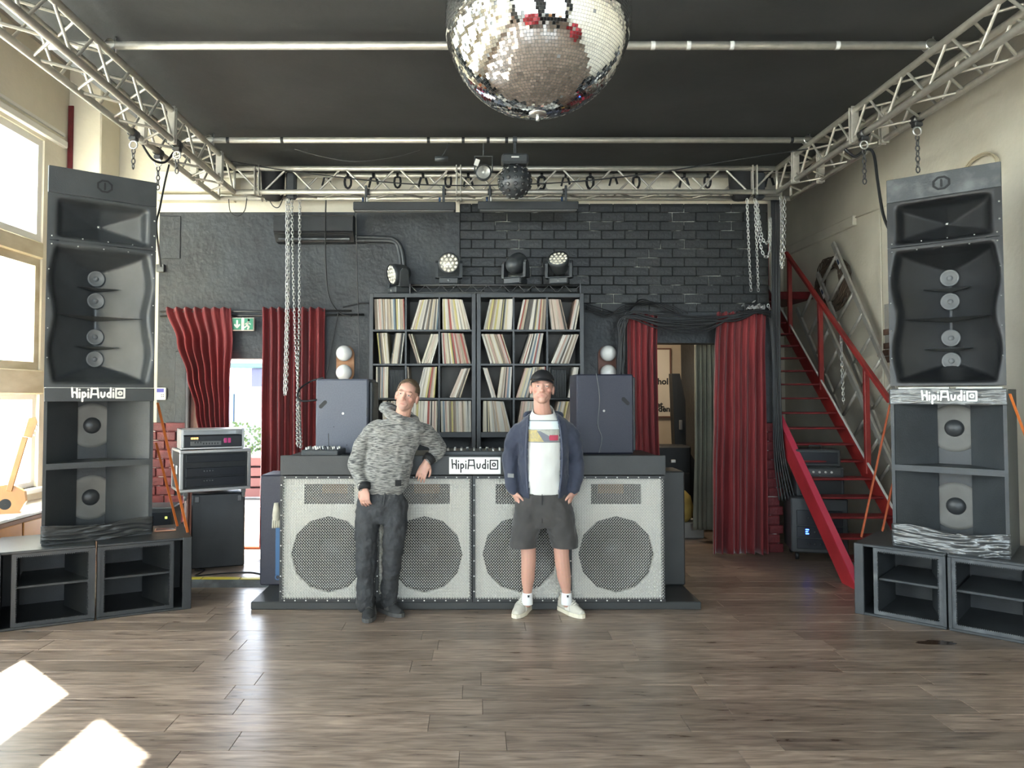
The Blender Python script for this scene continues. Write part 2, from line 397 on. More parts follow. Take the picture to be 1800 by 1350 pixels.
# black cloth stretched under the ceiling between the trusses
def cloth(u, v):
    x = -2.98 + 6.5 * u; y = YR + .05 + (YB - YR - .07) * v
    z = 4.10 - .03 * math.sin(math.pi * u) + .012 * math.sin(9 * v * math.pi) * math.sin(5 * u) - (.05 * math.exp(-((u) / .05) ** 2)) - .06 * math.exp(-((1 - v) / .02) ** 2)
    if v < .72: z += .015 * math.sin(u * 23 + 4 * math.sin(v * 9)) * math.exp(-((v - .70) / .03) ** 2)
    return (x, y, z)
cl = MB().grid(cloth, 60, 90).build('black_cloth', 'fabric_black'); solidify(cl, .004)
tag(cl, 'large black cloth stretched flat overhead between the aluminium trusses', 'cloth')
# ================================================================== hand-drawn lettering
def ribbon(mb, pts, wd, h0, h1, T):
    n = 8
    for a, b in zip(pts[:-1], pts[1:]):
        d = Vector((b[0] - a[0], b[1] - a[1])); l = d.length or 1e-6; q = Vector((-d.y, d.x)) * (wd / 2 / l)
        mb.prism([(a[0] - q.x, a[1] - q.y), (b[0] - q.x, b[1] - q.y), (b[0] + q.x, b[1] + q.y), (a[0] + q.x, a[1] + q.y)], h0, h1, T)
    for p in pts:
        mb.prism([(p[0] + wd / 2 * math.cos(2 * math.pi * k / n), p[1] + wd / 2 * math.sin(2 * math.pi * k / n)) for k in range(n)], h0, h1 + 1e-5, T)
def arc(cx, cy, r, a0, a1, n=8):
    return [(cx + r * math.cos(R(a0 + (a1 - a0) * k / n)), cy + r * math.sin(R(a0 + (a1 - a0) * k / n))) for k in range(n + 1)]
LOGO = [  # strokes on a grid: letter height 1
    [(0, 1), (0.06, .1)], [(0.04, .48), (.25, .58), (.42, .42)], [(.44, .95), (.46, .05)],
    [(.68, .55), (.68, .06)], [(.68, .8), (.68, .84)],
    [(.93, .55), (.93, -.32)], [(.93, .5), (1.1, .56), (1.22, .40), (1.2, .2), (1.05, .1), (.93, .15)],
    [(1.45, .55), (1.45, .06)], [(1.45, .8), (1.45, .84)],
    [(1.68, .04), (1.78, .98)], [(1.72, .95), (2.28, .95)], [(2.28, .98), (2.38, .04)], [(1.74, .38), (2.32, .38)],
    [(2.62, .55), (2.63, .2), (2.76, .06), (2.92, .2), (2.95, .55)],
    [(3.5, 1.0), (3.5, .05)], [(3.5, .42), (3.35, .54), (3.2, .40), (3.2, .18), (3.35, .07), (3.5, .18)],
    [(3.75, .55), (3.75, .06)], [(3.75, .8), (3.75, .84)],
    [(4.0, .02), (4.0, .92), (4.78, .92), (4.78, .02), (4.0, .02)], arc(4.39, .47, .16, 0, 360, 10)]
def logo(name, T, width, material, parent, stroke=.18):
    s = width / 4.8; mb = MB()
    for st in LOGO: ribbon(mb, [((x - 2.4) * s, (y - .45) * s) for x, y in st], stroke * s, 0, .0012, T)
    return mb.build(name, material, parent)
# ================================================================== SPEAKER STACKS
M['cone'] = mat('paper cone grey', (0.13, 0.125, 0.11), 0.6, col2=(0.17, 0.165, 0.15), nscale=6)
M['cone_cap'] = mat('dust cap', (0.035, 0.037, 0.038), 0.4)
M['grey_ring'] = mat('grey driver', (0.16, 0.165, 0.165), 0.45)
M['wrap_silver'] = mat('glossy shrink wrap', (0.15, 0.155, 0.155), 0.16, metal=0.6, bump=0.5, bscale=9, stretch=(1, 1, 5))
M['wrap_black'] = mat('black shrink wrap', (0.03, 0.032, 0.033), 0.22, bump=0.4, bscale=10, stretch=(1, 1, 5))
M['horn_dark'] = mat('matt black horn', (0.012, 0.013, 0.014), 0.4, col2=(.018, .019, .02), nscale=6)
M['bin_grey'] = mat('dull charcoal paint', (0.042, 0.047, 0.050), 0.5, col2=(.062, .068, .072), nscale=4, bump=.1, bscale=90)
M['tape'] = mat('pale edge strip', (0.62, 0.61, 0.57), 0.5)
FT = Matrix.Rotation(R(90), 4, 'X')            # local xy drawing -> xz plane facing -y

def shell(m, w, h, d, e, taper, y0):
    """open-fronted cabinet narrowing toward the back; taper = inset of (left, right) rear edges"""
    tl, tr = taper; k = (d - y0)
    def slab(xa0, xa1, xb0, xb1, z0, z1, ya=y0, yb=d):
        m.add([(xa0, ya, z0), (xa1, ya, z0), (xb1, yb, z0), (xb0, yb, z0), (xa0, ya, z1), (xa1, ya, z1), (xb1, yb, z1), (xb0, yb, z1)], [(0, 3, 2, 1), (4, 5, 6, 7), (0, 1, 5, 4), (1, 2, 6, 5), (2, 3, 7, 6), (3, 0, 4, 7)])
    l, r_ = -w / 2, w / 2
    slab(l, r_, l + tl, r_ - tr, 0, e); slab(l, r_, l + tl, r_ - tr, h - e, h)
    slab(l, l + e, l + tl, l + tl + e, e, h - e); slab(r_ - e, r_, r_ - tr - e, r_ - tr, e, h - e)
    slab(l + tl + e, r_ - tr - e, l + tl + e, r_ - tr - e, e, h - e, d - e, d)
def bass_bin(label, X, w, h, d, body, taper=(.12, .12), name='bass_bin'):
    t = thing(name, label, 'speaker'); t.matrix_local = X
    e = .022
    m = MB(); shell(m, w, h, d, e, taper, 0)
    m.build('cabinet', body, t)
    sl = .105; yd = .30
    for s in (-1, 1):
        q = MB(); xo, xi = s * (w / 2 - e), s * sl
        q.add([(xo, .012, e), (xi, yd, e), (xi, yd, h - e), (xo, .012, h - e), (xo, .03, e), (xi, yd + .018, e), (xi, yd + .018, h - e), (xo, .03, h - e)],
              [(0, 1, 2, 3), (7, 6, 5, 4), (0, 4, 5, 1), (3, 2, 6, 7), (1, 5, 6, 2), (0, 3, 7, 4)])
        q.build('flare_panel', body, t)
    MB().box(-.2, .2, yd + .02, yd + .04, e, h - e).build('baffle', 'black', t)
    Tm = Matrix.Translation((0, yd + .018, h / 2)) @ Matrix.Rotation(R(90), 4, 'X')
    cn = MB().lathe([(.175, 0), (.172, .006), (.15, .008), (.06, -.0015)], 32, Tm).build('cone', 'cone', t)
    MB().lathe([(.064, -.001), (.06, .012), (.045, .024), (.02, .031), (.001, .033)], 24, Tm).build('dust_cap', 'cone_cap', cn)
    return t
def sub_cab(label, X, w, h, d, body, side_port):
    t = thing('subwoofer', label, 'speaker', group=None); t.matrix_local = X
    e = .02
    m = MB().box(0, w, 0, d, 0, e, ch=.005).box(0, w, 0, d, h - e, h, ch=.005).box(0, e, 0, d, e, h - e).box(w - e, w, 0, d, e, h - e).box(e, w - e, d - e, d, e, h - e)
    m.build('cabinet', body, t)
    x0, x1 = e, w - e
    if side_port == 'l':
        MB().box(0, .065, -.004, .02, 0, h, ch=.004).build('side_panel', body, t); x0 = .13
        MB().box(.125, .14, .02, d * .8, e, h - e).build('port_wall', body, t)
    if side_port == 'r':
        MB().box(w - .065, w, -.004, .02, 0, h, ch=.004).build('side_panel', body, t); x1 = w - .13
        MB().box(w - .14, w - .125, .02, d * .8, e, h - e).build('port_wall', body, t)
    fr = MB(); k = .024
    fr.box(x0, x1, .012, .028, e, e + k).box(x0, x1, .012, .028, h - e - k, h - e).box(x0, x0 + k, .012, .028, e + k, h - e - k).box(x1 - k, x1, .012, .028, e + k, h - e - k)
    fr.build('grille_frame', 'grey_worn' if body == 'bin_grey' else body, t)
    st = MB()                                  # perforated edge of the removed grille
    n = int((x1 - x0 - 2 * k) / .012)
    for i in range(n):
        xx = x0 + k + .006 + i * .012
        st.box(xx - .0025, xx + .0025, .006, .014, h - e - k - .006, h - e - k + .002).box(xx - .0025, xx + .0025, .006, .014, e + k - .002, e + k + .006)
    for i in range(int((h - 2 * e - 2 * k) / .012)):
        zz = e + k + .006 + i * .012
        st.box(x0 + k - .002, x0 + k + .006, .006, .014, zz - .0025, zz + .0025).box(x1 - k - .006, x1 - k + .002, .006, .014, zz - .0025, zz + .0025)
    st.build('grille_teeth', 'grey_worn' if body == 'bin_grey' else body, t)
    MB().box(x0 + k, x1 - k * .5, .05, d - .1, h * .50, h * .50 + .018, ch=.003).build('shelf', body, t)
    q = MB(); xa, xb = x0 + (x1 - x0) * .62, x1 - .01
    ring = [[(xa + (xb - xa) * u, .06 + (d - .25) * (1 - u) ** 1.0 + 0.0, z) for z in (e, h - e)] for u in [i / 8 for i in range(9)]]
    vs = [p for r_ in ring for p in r_] + [(p[0], p[1] + .015, p[2]) for r_ in ring for p in r_]
    n2 = 18; fs = [(2 * i, 2 * i + 2, 2 * i + 3, 2 * i + 1) for i in range(8)] + [(n2 + 2 * i, n2 + 2 * i + 1, n2 + 2 * i + 3, n2 + 2 * i + 2) for i in range(8)] + [(0, 1, 19, 18), (16, 34, 35, 17)]
    q.add(vs, fs).build('horn_panel', body, t)
    return t
def sstep(a, b, x):
    t = min(1, max(0, (x - a) / (b - a))); return t * t * (3 - 2 * t)
def horn_box(label, X, w, H, d, face, inner, zs, dz):
    """zs: heights (seam, top seam) ; dz: four driver heights, all above the box bottom"""
    t = thing('horn_speaker', label, 'speaker'); t.matrix_local = X
    seam, tseam = zs; e = .02
    cb = MB(); shell(cb, w, H, d, e, (.14, .14), .02); cb.build('cabinet', face, t)
    tp = MB().box(-w / 2, w / 2, 0, .02, tseam + .002, H, ch=.003).build('top_panel', face, t)
    rg = MB(); c = (0.0 * w, tseam + (H - tseam) * .52)
    Tm = Matrix.Translation((0, -.0005, 0)) @ FT
    ribbon(rg, [(c[0] + .052 * math.cos(R(22.5 + 45 * k)), c[1] + .045 * math.sin(R(22.5 + 45 * k))) for k in range(9)], .014, 0, .004, Tm)
    ribbon(rg, [(c[0], c[1] - .022), (c[0], c[1] + .022)], .014, 0, .004, Tm); rg.build('emblem', 'black_deep', tp)
    # upper horn
    m = MB(); z0, z1 = seam + .002, tseam - .001; hh = z1 - z0
    def upper(u, v):
        x = (u - .5) * w; z = z0 + v * hh
        a = abs(x) / (w * .40); b = abs(v - .5) / .40
        mouth = (1 - sstep(.9, 1.08, a)) * (1 - sstep(.88, 1.1, b))
        pyr = .22 * (1 - max(min(a, 1) * .9, .55 * min(b, 1) + .45 * min(a, 1)))
        return (x, (.035 + max(0, pyr)) * mouth, z)
    m.grid(upper, 54, 30)
    uh = m.build('treble_horn', inner, t)
    MB().sphere((0, .205, (z0 + z1) / 2), .012, 10, 6).build('throat_plug', 'steel', uh)
    # lower four-driver flare
    m = MB(); z0, z1 = .0, seam - .002; hh = z1 - z0
    def lower(u, v):
        x = (u - .5) * w; z = z0 + v * hh
        half = w * (.435 - .022 * math.cos(v * 4 * math.pi))
        a = abs(x) / half
        mouth = (1 - sstep(.93, 1.06, a)) * (1 - sstep(.445, .475, abs(v - .5)))
        b = abs(v - .5) / .47
        dep = .06 + .24 * (1 - min(a, 1)) ** .85
        dep = min(dep, .04 + .30 * max(0, 1 - b) * 3.0)
        return (x, dep * mouth, z)
    m.grid(lower, 60, 72)
    lh = m.build('midrange_horn', inner, t)
    for z in dz:
        Tm = Matrix.Translation((0, .268, z)) @ Matrix.Rotation(R(90), 4, 'X')
        dr = MB().lathe([(.062, 0), (.062, .014), (.056, .018), (.05, .012), (.018, .002)], 28, Tm).build('driver', 'grey_ring', t)
        MB().lathe([(.02, .002), (.018, .012), (.008, .018), (.001, .019)], 16, Tm).build('dome', 'tape' if False else 'grey_ring', dr)
    for k, z in enumerate(((dz[0] + dz[1]) / 2, (dz[1] + dz[2]) / 2, (dz[2] + dz[3]) / 2)):
        hw = w * (.40 if k == 1 else .22); f = MB()
        f.add([(-hw, .045 if k == 1 else .14, z), (hw, .045 if k == 1 else .14, z), (.0, .29, z + .018), (.0, .29, z - .018)], [(0, 1, 2), (1, 0, 3), (0, 2, 3), (1, 3, 2)])
        f.build('fin', face if face == 'grey_worn' else inner, t)  # paler paint on the grey box's fins stands in for their highlights
    bo = MB()
    for z in [seam - .03, seam + .03]:
        for k in range(5):
            x = -w / 2 + .03 + k * (w - .06) / 4 + (.03 if z > seam and 0 < k < 4 else 0); bo.sphere((x, -.002, z), .006, 8, 5)
    for k in range(1, 5):
        for s in (-1, 1): bo.sphere((s * (w / 2 - .015), -.002, seam * k / 5), .005, 8, 5)
    for k in range(2): bo.sphere((w / 2 - .015, -.002, seam + .12 + k * .12), .007, 8, 5)
    bo.build('bolts', 'steel', t)['kind'] = 'stuff'
    return t
def stack(side, c, a, w, zsub, hb, horn, seam, tseam, top, dz, body, inner):
    body = 'bin_grey' if side == 'r' else body
    P0 = Matrix.Translation((c[0], c[1], 0)) @ Matrix.Rotation(a, 4, 'Z')
    up = lambda z, dx=0, dy=0: P0 @ Matrix.Translation((dx, dy, z))
    nm = {'l': 'beside the window', 'r': 'beside the red stairs'}[side]
    L_ = bass_bin('black bass bin with two-sided flare, lower of the pair %s' % nm, up(zsub), w, hb, .62, body, (.12, .12) if side == 'l' else (.12, 0))
    U_ = bass_bin('black bass bin carrying white lettering %s' % nm, up(zsub + hb), w, hb, .62, body, (.12, .12) if side == 'l' else (.12, 0))
    HB = horn_box('tall %s horn speaker with four small drivers %s' % ('black' if side == 'l' else 'worn grey', nm), up(horn), w, top - horn, .6, 'black' if side == 'l' else 'grey_worn', inner, (seam - horn, tseam - horn), [z - horn for z in dz])
    return P0, L_, U_, HB
w = .74
PL0, binL1, binL2, hornL = stack('l', (-2.852, 5.612), R(38), .755, .545, .565, 1.69, 2.775, 3.125, 3.325, (2.55, 2.375, 2.09, 1.915), 'black', 'black_satin')
PR0, binR1, binR2, hornR = stack('r', (3.332, 5.262), R(-41), .705, .525, .575, 1.70, 2.725, 3.065, 3.24, (2.50, 2.325, 2.055, 1.885), 'grey_worn', 'horn_dark')
logo('lettering', Matrix.Translation((-.02, -.0135, .535)) @ FT, .36, 'white_paint', binL2)
logo('lettering', Matrix.Translation((.02, -.0165, .525)) @ FT, .33, 'white_paint', binR2)
# header board / shrink wrap at the top of the upper bins, and wrap at their feet
def wrap(name, parent, w, z0, z1, material, amp, seed, y0=-.012):
    rg = random.Random(seed); ph = [rg.uniform(0, 6) for _ in range(8)]
    def fn(u, v):
        x = (u - .5) * (w + .012); z = z0 + (z1 - z0) * v
        bulge = amp * (math.sin(9 * v + 3 * math.sin(5 * u + ph[0])) * .6 + math.sin(17 * v + 7 * u + ph[1]) * .35 + .3 * math.sin(26 * u * (1 - u) + 9 * v + ph[2]))
        edge = min(1, min(u, 1 - u) * 30)
        return (x, y0 - abs(bulge) * edge - amp * .3 * edge, z + amp * math.sin(7 * u + ph[3]) * (0 if 0.1 < v < .9 else 1))
    o = MB().grid(fn, 60, 24).build(name, material, parent); solidify(o, .003); return o
MB().box(-.378, .378, -.012, 0, .475, .575, ch=.003).build('header_board', 'black', binL2)
wrap('shrink_wrap', binL1, .755, .005, .13, 'wrap_black', .012, 1)
MB().box(-.352, .352, -.008, 0, .465, .578, ch=.003).build('header_board', 'bin_grey', binR2); wrap('header_wrap', binR2, .705, .467, .576, 'wrap_silver', .0045, 5, -.008)
wrap('shrink_wrap', binR1, .705, -.0, .155, 'wrap_silver', .016, 2)
MB().box(-.37, .37, .0, .05, .567, .58, ch=.002).build('edge_strip', 'tape', binL2)
MB().box(-.30, .02, .0, .05, .577, .59, ch=.002).box(.06, .33, .0, .05, .577, .59, ch=.002).build('edge_strip', 'tape', binR2)
# subwoofers
aL = R(27.5); oL = Vector((-2.19, 5.72, 0))
for k, lb in enumerate(('low black subwoofer under the window-side stack, end nearest the side door', 'low black subwoofer under the window-side stack, end nearest the window')):
    p = oL - Vector((math.cos(aL), math.sin(aL), 0)) * (.645 * (k + 1) + .012 * k)
    sub_cab(lb, Matrix.Translation(p) @ Matrix.Rotation(aL, 4, 'Z'), .645, .545, .66, 'black_dark', 'r' if k == 0 else 'l')
aR = R(-42.5); oR = Vector((2.829, 5.60, 0))
for k, lb in enumerate(('low grey-edged subwoofer under the stair-side stack, end nearest the stairs', 'low grey-edged subwoofer under the stair-side stack, end farthest from the stairs')):
    p = oR + Vector((math.cos(aR), math.sin(aR), 0)) * ((.59 + .012) * k)
    sub_cab(lb, Matrix.Translation(p) @ Matrix.Rotation(aR, 4, 'Z'), .59, .525, .72, 'bin_grey' , 'l' if k == 0 else '')
# ================================================================== TRUSS FRAME
TX0, TX1, TY, TZ, TW = -2.463, 3.04, 7.43, 3.69, 0.24
tf = thing('truss_rig', 'aluminium box truss frame running round three sides under the ceiling', 'truss')
brace_cache = {}
brace_far = MB(); nbr = [0]
def brace(a, b, visible):
    a = Vector(a); b = Vector(b); l = (b - a).length
    if not visible: brace_far.tube([a, b], .009, 6, caps=False); return
    key = round(l, 3)
    if key not in brace_cache: brace_cache[key] = MB().tube([(0, 0, 0), (0, 0, l)], .0105, 6, caps=False).mesh('brace', 'tube')
    link('brace', brace_cache[key], tf, frame_to(a, b - a)); nbr[0] += 1
def zigzag(p0, p1, q0, q1, period, vis, ph=0):
    """diagonals between chord p0-p1 and chord q0-q1"""
    p0, p1, q0, q1 = map(Vector, (p0, p1, q0, q1)); Ln = (p1 - p0).length; n = max(1, round(Ln / (period / 2)))
    d = (p1 - p0) / n; e = (q1 - q0) / n; g = d * .07
    for i in range(n):
        if (i + ph) % 2 == 0: a, b = p0 + d * i + g, q0 + e * (i + 1) - g
        else: a, b = q0 + e * i + g, p0 + d * (i + 1) - g
        brace(a, b, vis(a))
def side(xi, xo):
    Y0, Y1 = -1.0, TY - .02
    for x, ye in ((xi, TY), (xo, TY + TW)):
        for z in (TZ, TZ + TW):
            MB().tube([(x, Y0, z), (x, ye, z)], .025, 12).build('chord', 'tube', tf)
    v = lambda a: a.y > 3.55
    A = lambda x, z, y: (x, y, z)
    zigzag(A(xi, TZ, Y0), A(xi, TZ, Y1), A(xi, TZ + TW, Y0), A(xi, TZ + TW, Y1), .5, v)
    zigzag(A(xo, TZ, Y0), A(xo, TZ, Y1), A(xo, TZ + TW, Y0), A(xo, TZ + TW, Y1), .5, v, 1)
    zigzag(A(xi, TZ, Y0), A(xi, TZ, Y1), A(xo, TZ, Y0), A(xo, TZ, Y1), .5, v, 1)
    zigzag(A(xi, TZ + TW, Y0), A(xi, TZ + TW, Y1), A(xo, TZ + TW, Y0), A(xo, TZ + TW, Y1), .5, v)
side(TX0, TX0 - TW); side(TX1, TX1 + TW)
for y, xa, xb in ((TY, TX0, TX1), (TY + TW, TX0 - TW, TX1 + TW)):
    for z in (TZ, TZ + TW): MB().tube([(xa, y, z), (xb, y, z)], .025, 12).build('chord', 'tube', tf)
al = lambda a: True
zigzag((TX0, TY, TZ), (TX1, TY, TZ), (TX0, TY, TZ + TW), (TX1, TY, TZ + TW), .54, al, 1)
zigzag((TX0, TY + TW, TZ), (TX1, TY + TW, TZ), (TX0, TY + TW, TZ + TW), (TX1, TY + TW, TZ + TW), .54, al)
zigzag((TX0, TY, TZ), (TX1, TY, TZ), (TX0, TY + TW, TZ), (TX1, TY + TW, TZ), .54, al)
for x in (TX0, TX1):
    MB().tube([(x, TY, TZ), (x, TY, TZ + TW)], .014, 8).build('corner_post', 'tube', tf)
for x in (TX0 - TW, TX1 + TW):
    MB().tube([(x, TY + TW, TZ), (x, TY + TW, TZ + TW)], .014, 8).build('corner_post', 'tube', tf)
# bolted joint plates
plate_x = MB().box(-.006, .006, -.03, .03, -.03, TW + .03, ch=.002).mesh('joint_plate', 'tube'); plate_y = MB().box(-.03, .03, -.006, .006, -.03, TW + .03, ch=.002).mesh('joint_plate', 'tube')
for px in (452, 806, 1326):
    x = at(px, 320, TY).x
    for dx in (-.021, .021):
        for yy in (TY, TY + TW): link('joint_plate', plate_x, tf, Matrix.Translation((x + dx, yy, TZ)))
for x, s in ((TX0, -1), (TX1, 1)):
    for y in (7.0, 5.9):
        for xx in (x, x + s * TW):
            for dy in (-.021, .021): link('joint_plate', plate_y, tf, Matrix.Translation((xx, y + dy, TZ)))
bf = brace_far.build('brace_row', 'tube', tf); bf['kind'] = 'stuff'
# cross pipes resting in clamps on the truss
def clamp(mb, x, y, z):
    mb.lathe([(.034, -.03), (.036, -.03), (.036, .03), (.034, .03)], 12, Matrix.Translation((x, y, z)) @ Matrix.Rotation(R(90), 4, 'X'))
    mb.box(x - .02, x + .02, y - .025, y + .025, z - .055, z - .03, ch=.004)
    mb.tube([(x + .03, y, z - .05), (x + .03, y, z + .06)], .006, 6)
def pipe(label, y, z, xa, xb, bands):
    o = thing('cross_pipe', label, 'pipe')
    MB().tube([(xa, y, z), (xb, y, z)], .027, 14).build('tube', 'tube', o)
    for x in (TX0, TX1):
        m = MB(); clamp(m, x, y, z); m.build('clamp', 'steel', o)
    for x in bands:
        MB().lathe([(.0285, -.014), (.0285, .014)], 14, Matrix.Translation((x, y, z)) @ Matrix.Rotation(R(90), 4, 'Y')).build('tape_band', 'tape' if y < 6 else 'rubber', o)
    return o
ZPIPE = TZ + TW + .055
pipe('bare aluminium pipe crossing overhead behind the mirror ball', 4.9, ZPIPE, TX0 - .45, TX1 + .28, [1.18, 1.42, 1.71, 2.42])
pipe('bare aluminium pipe crossing overhead just in front of the rear truss', 6.75, ZPIPE, TX0 - .22, TX1 + .22, [-2.3, -1.8, -.45, -.13, .1, .27, 2.9])
# ================================================================== DJ BOOTH
M['baffle'] = mat('white baffle paint', (0.82, 0.80, 0.74), 0.55, col2=(0.77, 0.75, 0.69), nscale=4)
M['mesh_metal'] = mat('expanded metal', (0.62, 0.61, 0.57), 0.42, metal=0.35)
M['mesh_dark'] = mat('dark edge channel', (0.03, 0.03, 0.03), 0.5)
M['horn_wood'] = mat('plywood horn', (0.33, 0.21, 0.12), 0.6, col2=(0.25, 0.16, 0.09), nscale=6, stretch=(1, 1, 6))
M['woofer'] = mat('black woofer cone', (0.010, 0.011, 0.012), 0.45)
M['desk_black'] = mat('black desk board', (0.028, 0.030, 0.030), 0.5, col2=(0.036, 0.038, 0.038), nscale=4, bump=.05, bscale=150)
M['cab_grey'] = mat('speckled slate paint', (0.085, 0.095, 0.125), 0.55, col2=(0.10, 0.11, 0.14), nscale=90, bump=.12, bscale=220)
M['cab_navy'] = mat('navy black paint', (0.024, 0.026, 0.044), 0.5, col2=(0.030, 0.032, 0.050), nscale=90, bump=.12, bscale=220)
PZ = .06; CH = .955; CW = .7365; CX0 = -1.508; CYF = 5.70
pf = thing('booth_riser', 'low black riser the white speaker cabinets of the booth stand on', 'platform')
for k, (a, b_) in enumerate(((-1.725, -.78), (-.776, .62), (.624, 1.705))):
    MB().box(a, b_, CYF - .012, 6.62, 0, PZ, ch=.006).build('section', 'desk_black', pf)
def woofer_cab(proto=None):
    t = thing('woofer_cabinet', 'x', 'speaker', group='white speaker cabinets forming the booth front')
    w, h, d, e = CW - .004, CH, .42, .02
    MB().box(0, w, 0, d, 0, e).box(0, w, 0, d, h - e, h).box(0, e, 0, d, e, h - e).box(w - e, w, 0, d, e, h - e).box(e, w - e, d - e, d, e, h - e).build('cabinet', 'desk_black', t)
    yb = .028; cx, cz, rr, zt = w / 2, .350, .292, .66
    m = MB(); n = 48
    def outer(a):
        c, s = math.cos(a), math.sin(a); x0, x1, z0, z1 = e - cx, w - e - cx, e - cz, zt - cz
        ts = [t_ for t_ in ((x1 / c if c > 1e-9 else x0 / c if c < -1e-9 else 9), (z1 / s if s > 1e-9 else z0 / s if s < -1e-9 else 9)) if t_ > 0]
        k_ = min(ts); return (cx + c * k_, cz + s * k_)
    def inner(a):
        k_ = math.pi / 6; b_ = (a % k_) - k_ / 2; r2 = rr * math.cos(k_ / 2) / math.cos(b_); return (cx + r2 * math.cos(a), cz + r2 * math.sin(a))
    angs = sorted(set([2 * math.pi * i / n for i in range(n)] + [math.atan2(z_ - cz, x_ - cx) % (2 * math.pi) for x_ in (e, w - e) for z_ in (e, zt)]))
    n = len(angs); A = [outer(a) for a in angs]; B = [inner(a) for a in angs]
    vs = [(p[0], yb, p[1]) for p in A] + [(p[0], yb, p[1]) for p in B] + [(p[0], yb + .03, p[1]) for p in B]
    fs = [(i, (i + 1) % n, n + (i + 1) % n, n + i) for i in range(n)] + [(n + i, n + (i + 1) % n, 2 * n + (i + 1) % n, 2 * n + i) for i in range(n)]
    m.add(vs, fs)
    sx0, sx1, sz0, sz1 = .175, .56, .735, .888
    m.box(e, w - e, yb, yb + .018, zt, sz0).box(e, w - e, yb, yb + .018, sz1, h - e).box(e, sx0, yb, yb + .018, sz0, sz1).box(sx1, w - e, yb, yb + .018, sz0, sz1)
    m.build('baffle', 'baffle', t)
    hn = MB(); q = .05                          # horn throat: sloping sides
    o_ = [(sx0, yb, sz0), (sx1, yb, sz0), (sx1, yb, sz1), (sx0, yb, sz1)]; i_ = [(sx0 + .09, .26, sz0 + q), (sx1 - .09, .26, sz0 + q), (sx1 - .09, .26, sz1 - .01), (sx0 + .09, .26, sz1 - .01)]
    hn.add(o_ + i_, [(0, 1, 5, 4), (1, 2, 6, 5), (2, 3, 7, 6), (3, 0, 4, 7)]).build('horn_throat', 'grey_ring', t)
    MB().box(sx0 + .09, sx1 - .09, .26, .275, sz0 + q, sz1 - .01).build('horn_mouth', 'horn_wood', t)
    Tm = Matrix.Translation((cx, yb + .035, cz)) @ Matrix.Rotation(R(90), 4, 'X')
    wo = MB().lathe([(.31, -.01), (.295, -.004), (.275, .004), (.255, .006), (.235, -.006), (.225, -.010), (.09, -.10)], 40, Tm).build('woofer_cone', 'woofer', t)
    MB().lathe([(.1, -.102), (.09, -.08), (.05, -.06), (.001, -.052)], 24, Tm).build('dust_cap', 'cone_cap', wo)
    bo = MB()
    for a in range(4):
        bo.sphere((cx + .285 * math.cos(R(40 + 90 * a)), yb - .001, cz + .285 * math.sin(R(40 + 90 * a))), .006, 8, 5)
    for xx in (.09, .25, .42, .6): bo.sphere((xx, yb - .001, .70), .004, 6, 4)
    bo.build('baffle_bolts', 'steel', t)['kind'] = 'stuff'
    # expanded metal: flat diamond strands, turned slightly
    g = MB(); px_, pz_ = .0205, .0225; hw = .0015; nx = int(w / px_); nz = int((h - .01) / pz_); y0 = -.012
    x0 = (w - nx * px_) / 2; z0 = (h - nz * pz_) / 2
    def strand(a, b_):
        d_ = Vector(b_) - Vector(a); q_ = Vector((-d_.z, 0, d_.x)).normalized() * hw
        a, b_ = Vector(a), Vector(b_); y_ = Vector((0, .0035, 0))
        g.add([a - q_, b_ - q_, b_ + q_ - y_, a + q_ - y_, a - q_ + y_, b_ - q_ + y_, b_ + q_, a + q_], [(0, 1, 2, 3), (7, 6, 5, 4), (0, 4, 5, 1), (3, 2, 6, 7)])
    for i in range(nx):
        for k in range(nz):
            xl, xm, xr = x0 + i * px_, x0 + (i + .5) * px_, x0 + (i + 1) * px_; zb, zm, zt2 = z0 + k * pz_, z0 + (k + .5) * pz_, z0 + (k + 1) * pz_
            strand((xm, y0, zb), (xr, y0, zm)); strand((xr, y0, zm), (xm, y0, zt2)); strand((xm, y0, zt2), (xl, y0, zm)); strand((xl, y0, zm), (xm, y0, zb))
    g.build('mesh_grille', 'mesh_metal', t)['kind'] = 'stuff'
    fr = MB().box(0, w, -.016, 0, 0, .022).box(0, w, -.016, 0, h - .022, h).box(0, .02, -.016, 0, .022, h - .022)
    fr.build('edge_channel', 'mesh_dark', t)
    st = MB()
    for k in range(9): st.sphere((.04 + k * .082, -.018, h - .011), .0055, 8, 5); st.sphere((.04 + k * .082, -.018, .011), .0055, 8, 5)
    for k in range(8): st.sphere((.01, -.018, .08 + k * .115), .0055, 8, 5)
    st.build('rivets', 'white_paint', t)['kind'] = 'stuff'
    return t
wc0 = woofer_cab()
labs = ['white mesh-fronted speaker cabinet at the booth end nearest the side door', 'white mesh-fronted speaker cabinet behind the hoodie wearer’s leg, second along the booth', 'white mesh-fronted speaker cabinet behind the man in shorts', 'white mesh-fronted speaker cabinet at the booth end nearest the stairs']
labs[1] = 'white mesh-fronted speaker cabinet between the two men'
for k in range(4):
    c = wc0 if k == 0 else copy_tree(wc0)
    c.location = (CX0 + k * CW, CYF, PZ); c['label'] = labs[k]
# end channel with rivets
ec = MB().box(0, .02, -.016, 0, 0, CH); 
for k in range(12): ec.sphere((.01, -.018, .04 + k * .08), .005, 8, 5)
